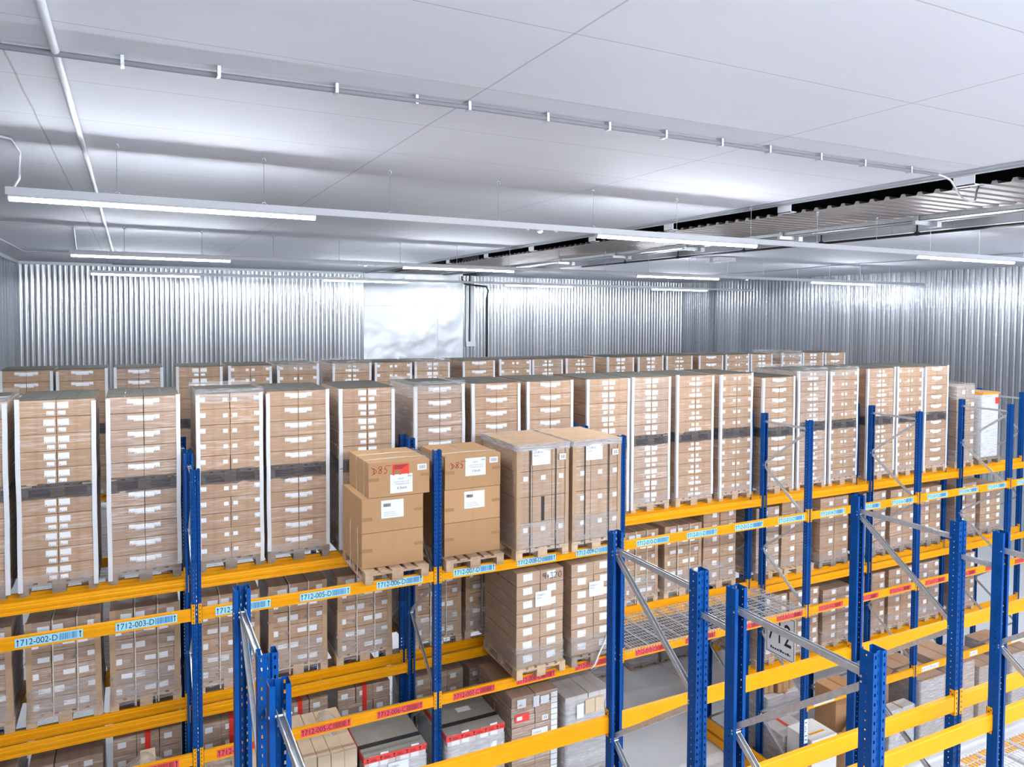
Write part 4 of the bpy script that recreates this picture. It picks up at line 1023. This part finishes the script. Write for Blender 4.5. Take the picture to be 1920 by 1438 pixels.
draped(.10, .86, (.9, .5), 'long beige cartons under sagging loose film, below label 712-004-C', 4, (3, 4))
draped(.96, 1.74, (.75, .5), 'pallet of long beige cartons with crumpled white film at the front, below red label 712-005-C', 5, (1, 2, 3, 4))
for k, (a, b) in enumerate([(-2.6, -1.84), (-1.74, -.98)]):
    load(a, b, -.1, LB, ['low grey-brown wrapped load, hidden mostly below blue label 712-001-D', 'low grey-brown wrapped load with white labels, below blue label 712-002-D'][k], 2.45, cols=3, layers=3, mat='carton_b', st=ST2, group='wrapped loads below the red labels', seed=240+k, D=1.15)

# --- last bay of the rear rack, level D
r_ = load(15.08, 15.70, 1.36, LD, 'narrow brown carton stack in shiny film behind blue label 712-019-D', 6.80, cols=2, layers=6, mat='carton_b', st=ST2, group=None, seed=250, pal='wood_pale', film_ht=.4)
g = MB(); ring_geo(g, -.31, .31, 0, 1.15, 1.5, 1.86, 'film', 3, .02, 5); link('stretch_film_collar', g.mesh('p', True), r_)
root = thing('wrapped_crate', 'white tall block with yellow top edge and red sticker, behind label 712-020-D', 'wrapped crate', (16.34, 1.38, LD), 0)
link('pallet', pallet_me('wood_grey'), root)
g = MB(); g.cbox(-.30, .02, .15, .30, 1.1, 1.60, .012, 'plastic'); link('white_block', g.mesh('p'), root)
g = MB(); g.box(-.31, .0, 1.58, .31, 1.12, 1.615, 'yellow'); g.box(-.30, .01, 1.6, .30, 1.1, 1.63, 'carton_plain'); link('top_edge_strip', g.mesh('p'), root)
g = MB(); g.box(.17, -.004, 1.36, .28, .018, 1.50, 'redtape'); link('red_sticker', g.mesh('p'), root)
g = MB(); ring_geo(g, -.30, .30, .02, 1.1, .08, 1.56, 'film', 8, .012, 12); link('stretch_film', g.mesh('p', True), root)

# --- floor level goods under the right-hand bays
def crate(x0, y0, x1, y1, z0, z1, label, mat='carton_plain', film=None, extra=None, name='carton_box', cat='carton', group=None, pal=None, rz=0):
    cx, cy = (x0+x1)/2, y0; root = thing(name, label, cat, (cx, cy, 0 if pal else z0), rz, group)
    w, d = x1-x0, y1-y0; zb = .146 if pal else 0; zt = z1-(0 if pal else z0)
    if pal:
        p = link('pallet', pallet_me(pal), root); p.scale = (w/.8 if w < .8 else 1, d/1.2, 1)
    g = MB(); g.cbox(-w/2, 0, zb, w/2, d, zt, .006, mat); link('box_body', g.mesh('p'), root)
    g = MB(); g.box(-.025, -.001, zb, .025, 0, zt, 'tape'); g.box(-.025, 0, zt, .025, d, zt+.001, 'tape')
    if mat.startswith('carton'): link('tape_strip', g.mesh('p'), root)
    if film:
        g = MB(); ring_geo(g, -w/2, w/2, 0, d, zb-.03 if pal else .01, zt-.01, film, 6, .014, w*9+x0); link('stretch_film', g.mesh('p', True), root)
    if extra: extra(root, w, d, zb, zt)
    return root
def red_band(root, w, d, zb, zt):
    g = MB(); g.box(-.03, -.03, zb, .03, -.024, zt+.008, 'redtape'); g.box(-.03, -.03, zt+.004, .03, d, zt+.010, 'redtape'); link('red_tape', g.mesh('p'), root)
    g = MB(); g.box(.1, -.032, zt-.3, .24, -.026, zt-.1, 'paper'); g.box(-.3, -.032, zb+.1, -.16, -.026, zb+.25, 'paper'); link('paper_label', g.mesh('p'), root)
def yellow_note(root, w, d, zb, zt):
    g = MB(); g.box(-w*.3, d*.28, zt, w*.3, d*.36, zt+.002, 'yellow'); link('yellow_strip', g.mesh('p'), root)
def open_flaps(root, w, d, zb, zt):
    g = MB()
    g.prism([(-w/2, 0), (w/2, 0), (w/2, .006), (-w/2, .006)], (0, 0, zt), (0, -.22, zt+.08), 'carton_plain')
    g.prism([(-d/2, 0), (d/2, 0), (d/2, .006), (-d/2, .006)], (w/2, d/2, zt), (w/2+.12, d/2, zt+.09), 'carton_plain')
    g.prism([(-d/2, 0), (d/2, 0), (d/2, .006), (-d/2, .006)], (-w/2, d/2, zt), (-w/2-.12, d/2, zt+.05), 'carton_plain')
    link('open_flap', g.mesh('p'), root)
GF = 'goods on the floor under the right-hand bays'
crate(9.45, .62, 10.1, 1.15, 0, .80, 'film-wrapped carton with a red tape band, on the floor beside the blue frame', 'carton_white', 'film', red_band, group=GF, pal='wood')
crate(9.46, -.05, 10.06, .55, 0, 1.02, 'white foam-topped crate with yellow print, on the floor behind the blue post with signs', 'foam', None, yellow_note, name='foam_crate', cat='crate', group=GF, pal='wood')
crate(9.62, 1.24, 10.50, 2.2, 0, 1.18, 'white film-wrapped load carrying loose small cartons, on the floor in the rear bay', 'carton_white', 'film_dense', group=GF, pal='wood')
for k, (dx, dy, dz, s_) in enumerate([(.02, .1, 0, .2), (.26, .0, 0, .22), (.5, .08, 0, .22), (.3, .25, .0, .2), (.55, .36, 0, .25), (.52, .05, .19, .16)]):
    crate(9.66+dx, 1.27+dy, 9.66+dx+s_, 1.27+dy+s_*.9, 1.19+dz, 1.19+dz+.18, 'small loose brown carton on the white wrapped floor load, '+['at its left edge', 'second from the left', 'fourth along the front', 'at the back', 'largest at the right', 'topmost of the pile'][k], 'carton_plain', name='small_carton', group='small loose cartons on the wrapped load', rz=.1*k-.2)
crate(10.75, .62, 11.35, 1.15, 0, 1.30, 'tall brown carton with a plain lid, on the floor in the bay below label 712-015-C', 'carton_plain', None, group=GF, pal='wood')
crate(10.27, -.05, 10.62, .35, 0, .72, 'brown carton with its lid folded open, on the floor behind the low beam signs', 'carton_plain', None, open_flaps, group=GF)
crate(10.86, -.06, 11.22, .38, 0, .92, 'brown carton with crumpled flaps, on the floor below the low yellow beam', 'carton_plain', None, open_flaps, group=GF)
crate(11.52, .38, 11.90, .9, 0, 1.45, 'opened brown carton full to the rim, on the floor beside the second blue post', 'carton_plain', None, open_flaps, group=GF)
crate(12.3, -.02, 13.02, 1.1, 0, 1.42, 'grey film-covered tall block on the floor, right of the blue post below label 712-017-C', 'carton_b', 'film_dense', group=GF, pal='wood')
crate(11.35, -.1, 12.03, .15, 0, 1.10, 'grey sack-like load in shiny film on the floor, left of the blue post', 'carton_white', 'film_dense', group=GF, pal='wood')
crate(13.2, 0, 13.95, 1.1, 0, 1.5, 'wrapped brown carton block on the floor with small white labels, below label 712-018-C', 'carton_b', 'film', group=GF, pal='wood')
crate(14.1, 0, 14.8, 1.1, 0, 1.3, 'wrapped brown carton block on the floor, below label 712-019-C', 'carton_b', 'film', group=GF, pal='wood')
crate(15.2, 0, 15.95, 1.1, 0, 1.35, 'dark wrapped block on the floor past the last labelled bay', 'carton_b', 'film_dense', group=GF, pal='wood')
# white sign plates on the post of the passage
g = MB(); g.box(-.035, -.0035, 1.0, .045, -.001, 1.42, 'paper'); g.box(-.035, -.0035, .55, .045, -.001, .93, 'paper')
rr = random.Random(2)
for z in [1.05, 1.12, 1.2, 1.28, 1.35, .6, .7, .8]: g.box(-.02, -.005, z, -.02+rr.uniform(.02, .05), -.0036, z+.02, 'bluebar')
g.box(-.01, -.005, 1.24, .012, -.0036, 1.265, 'lred')
tag(link('post_sign', g.mesh('p'), None, (9.35, -.002, 0)), 'white pictogram plates on the lower part of the blue post beside the passage', 'sign')
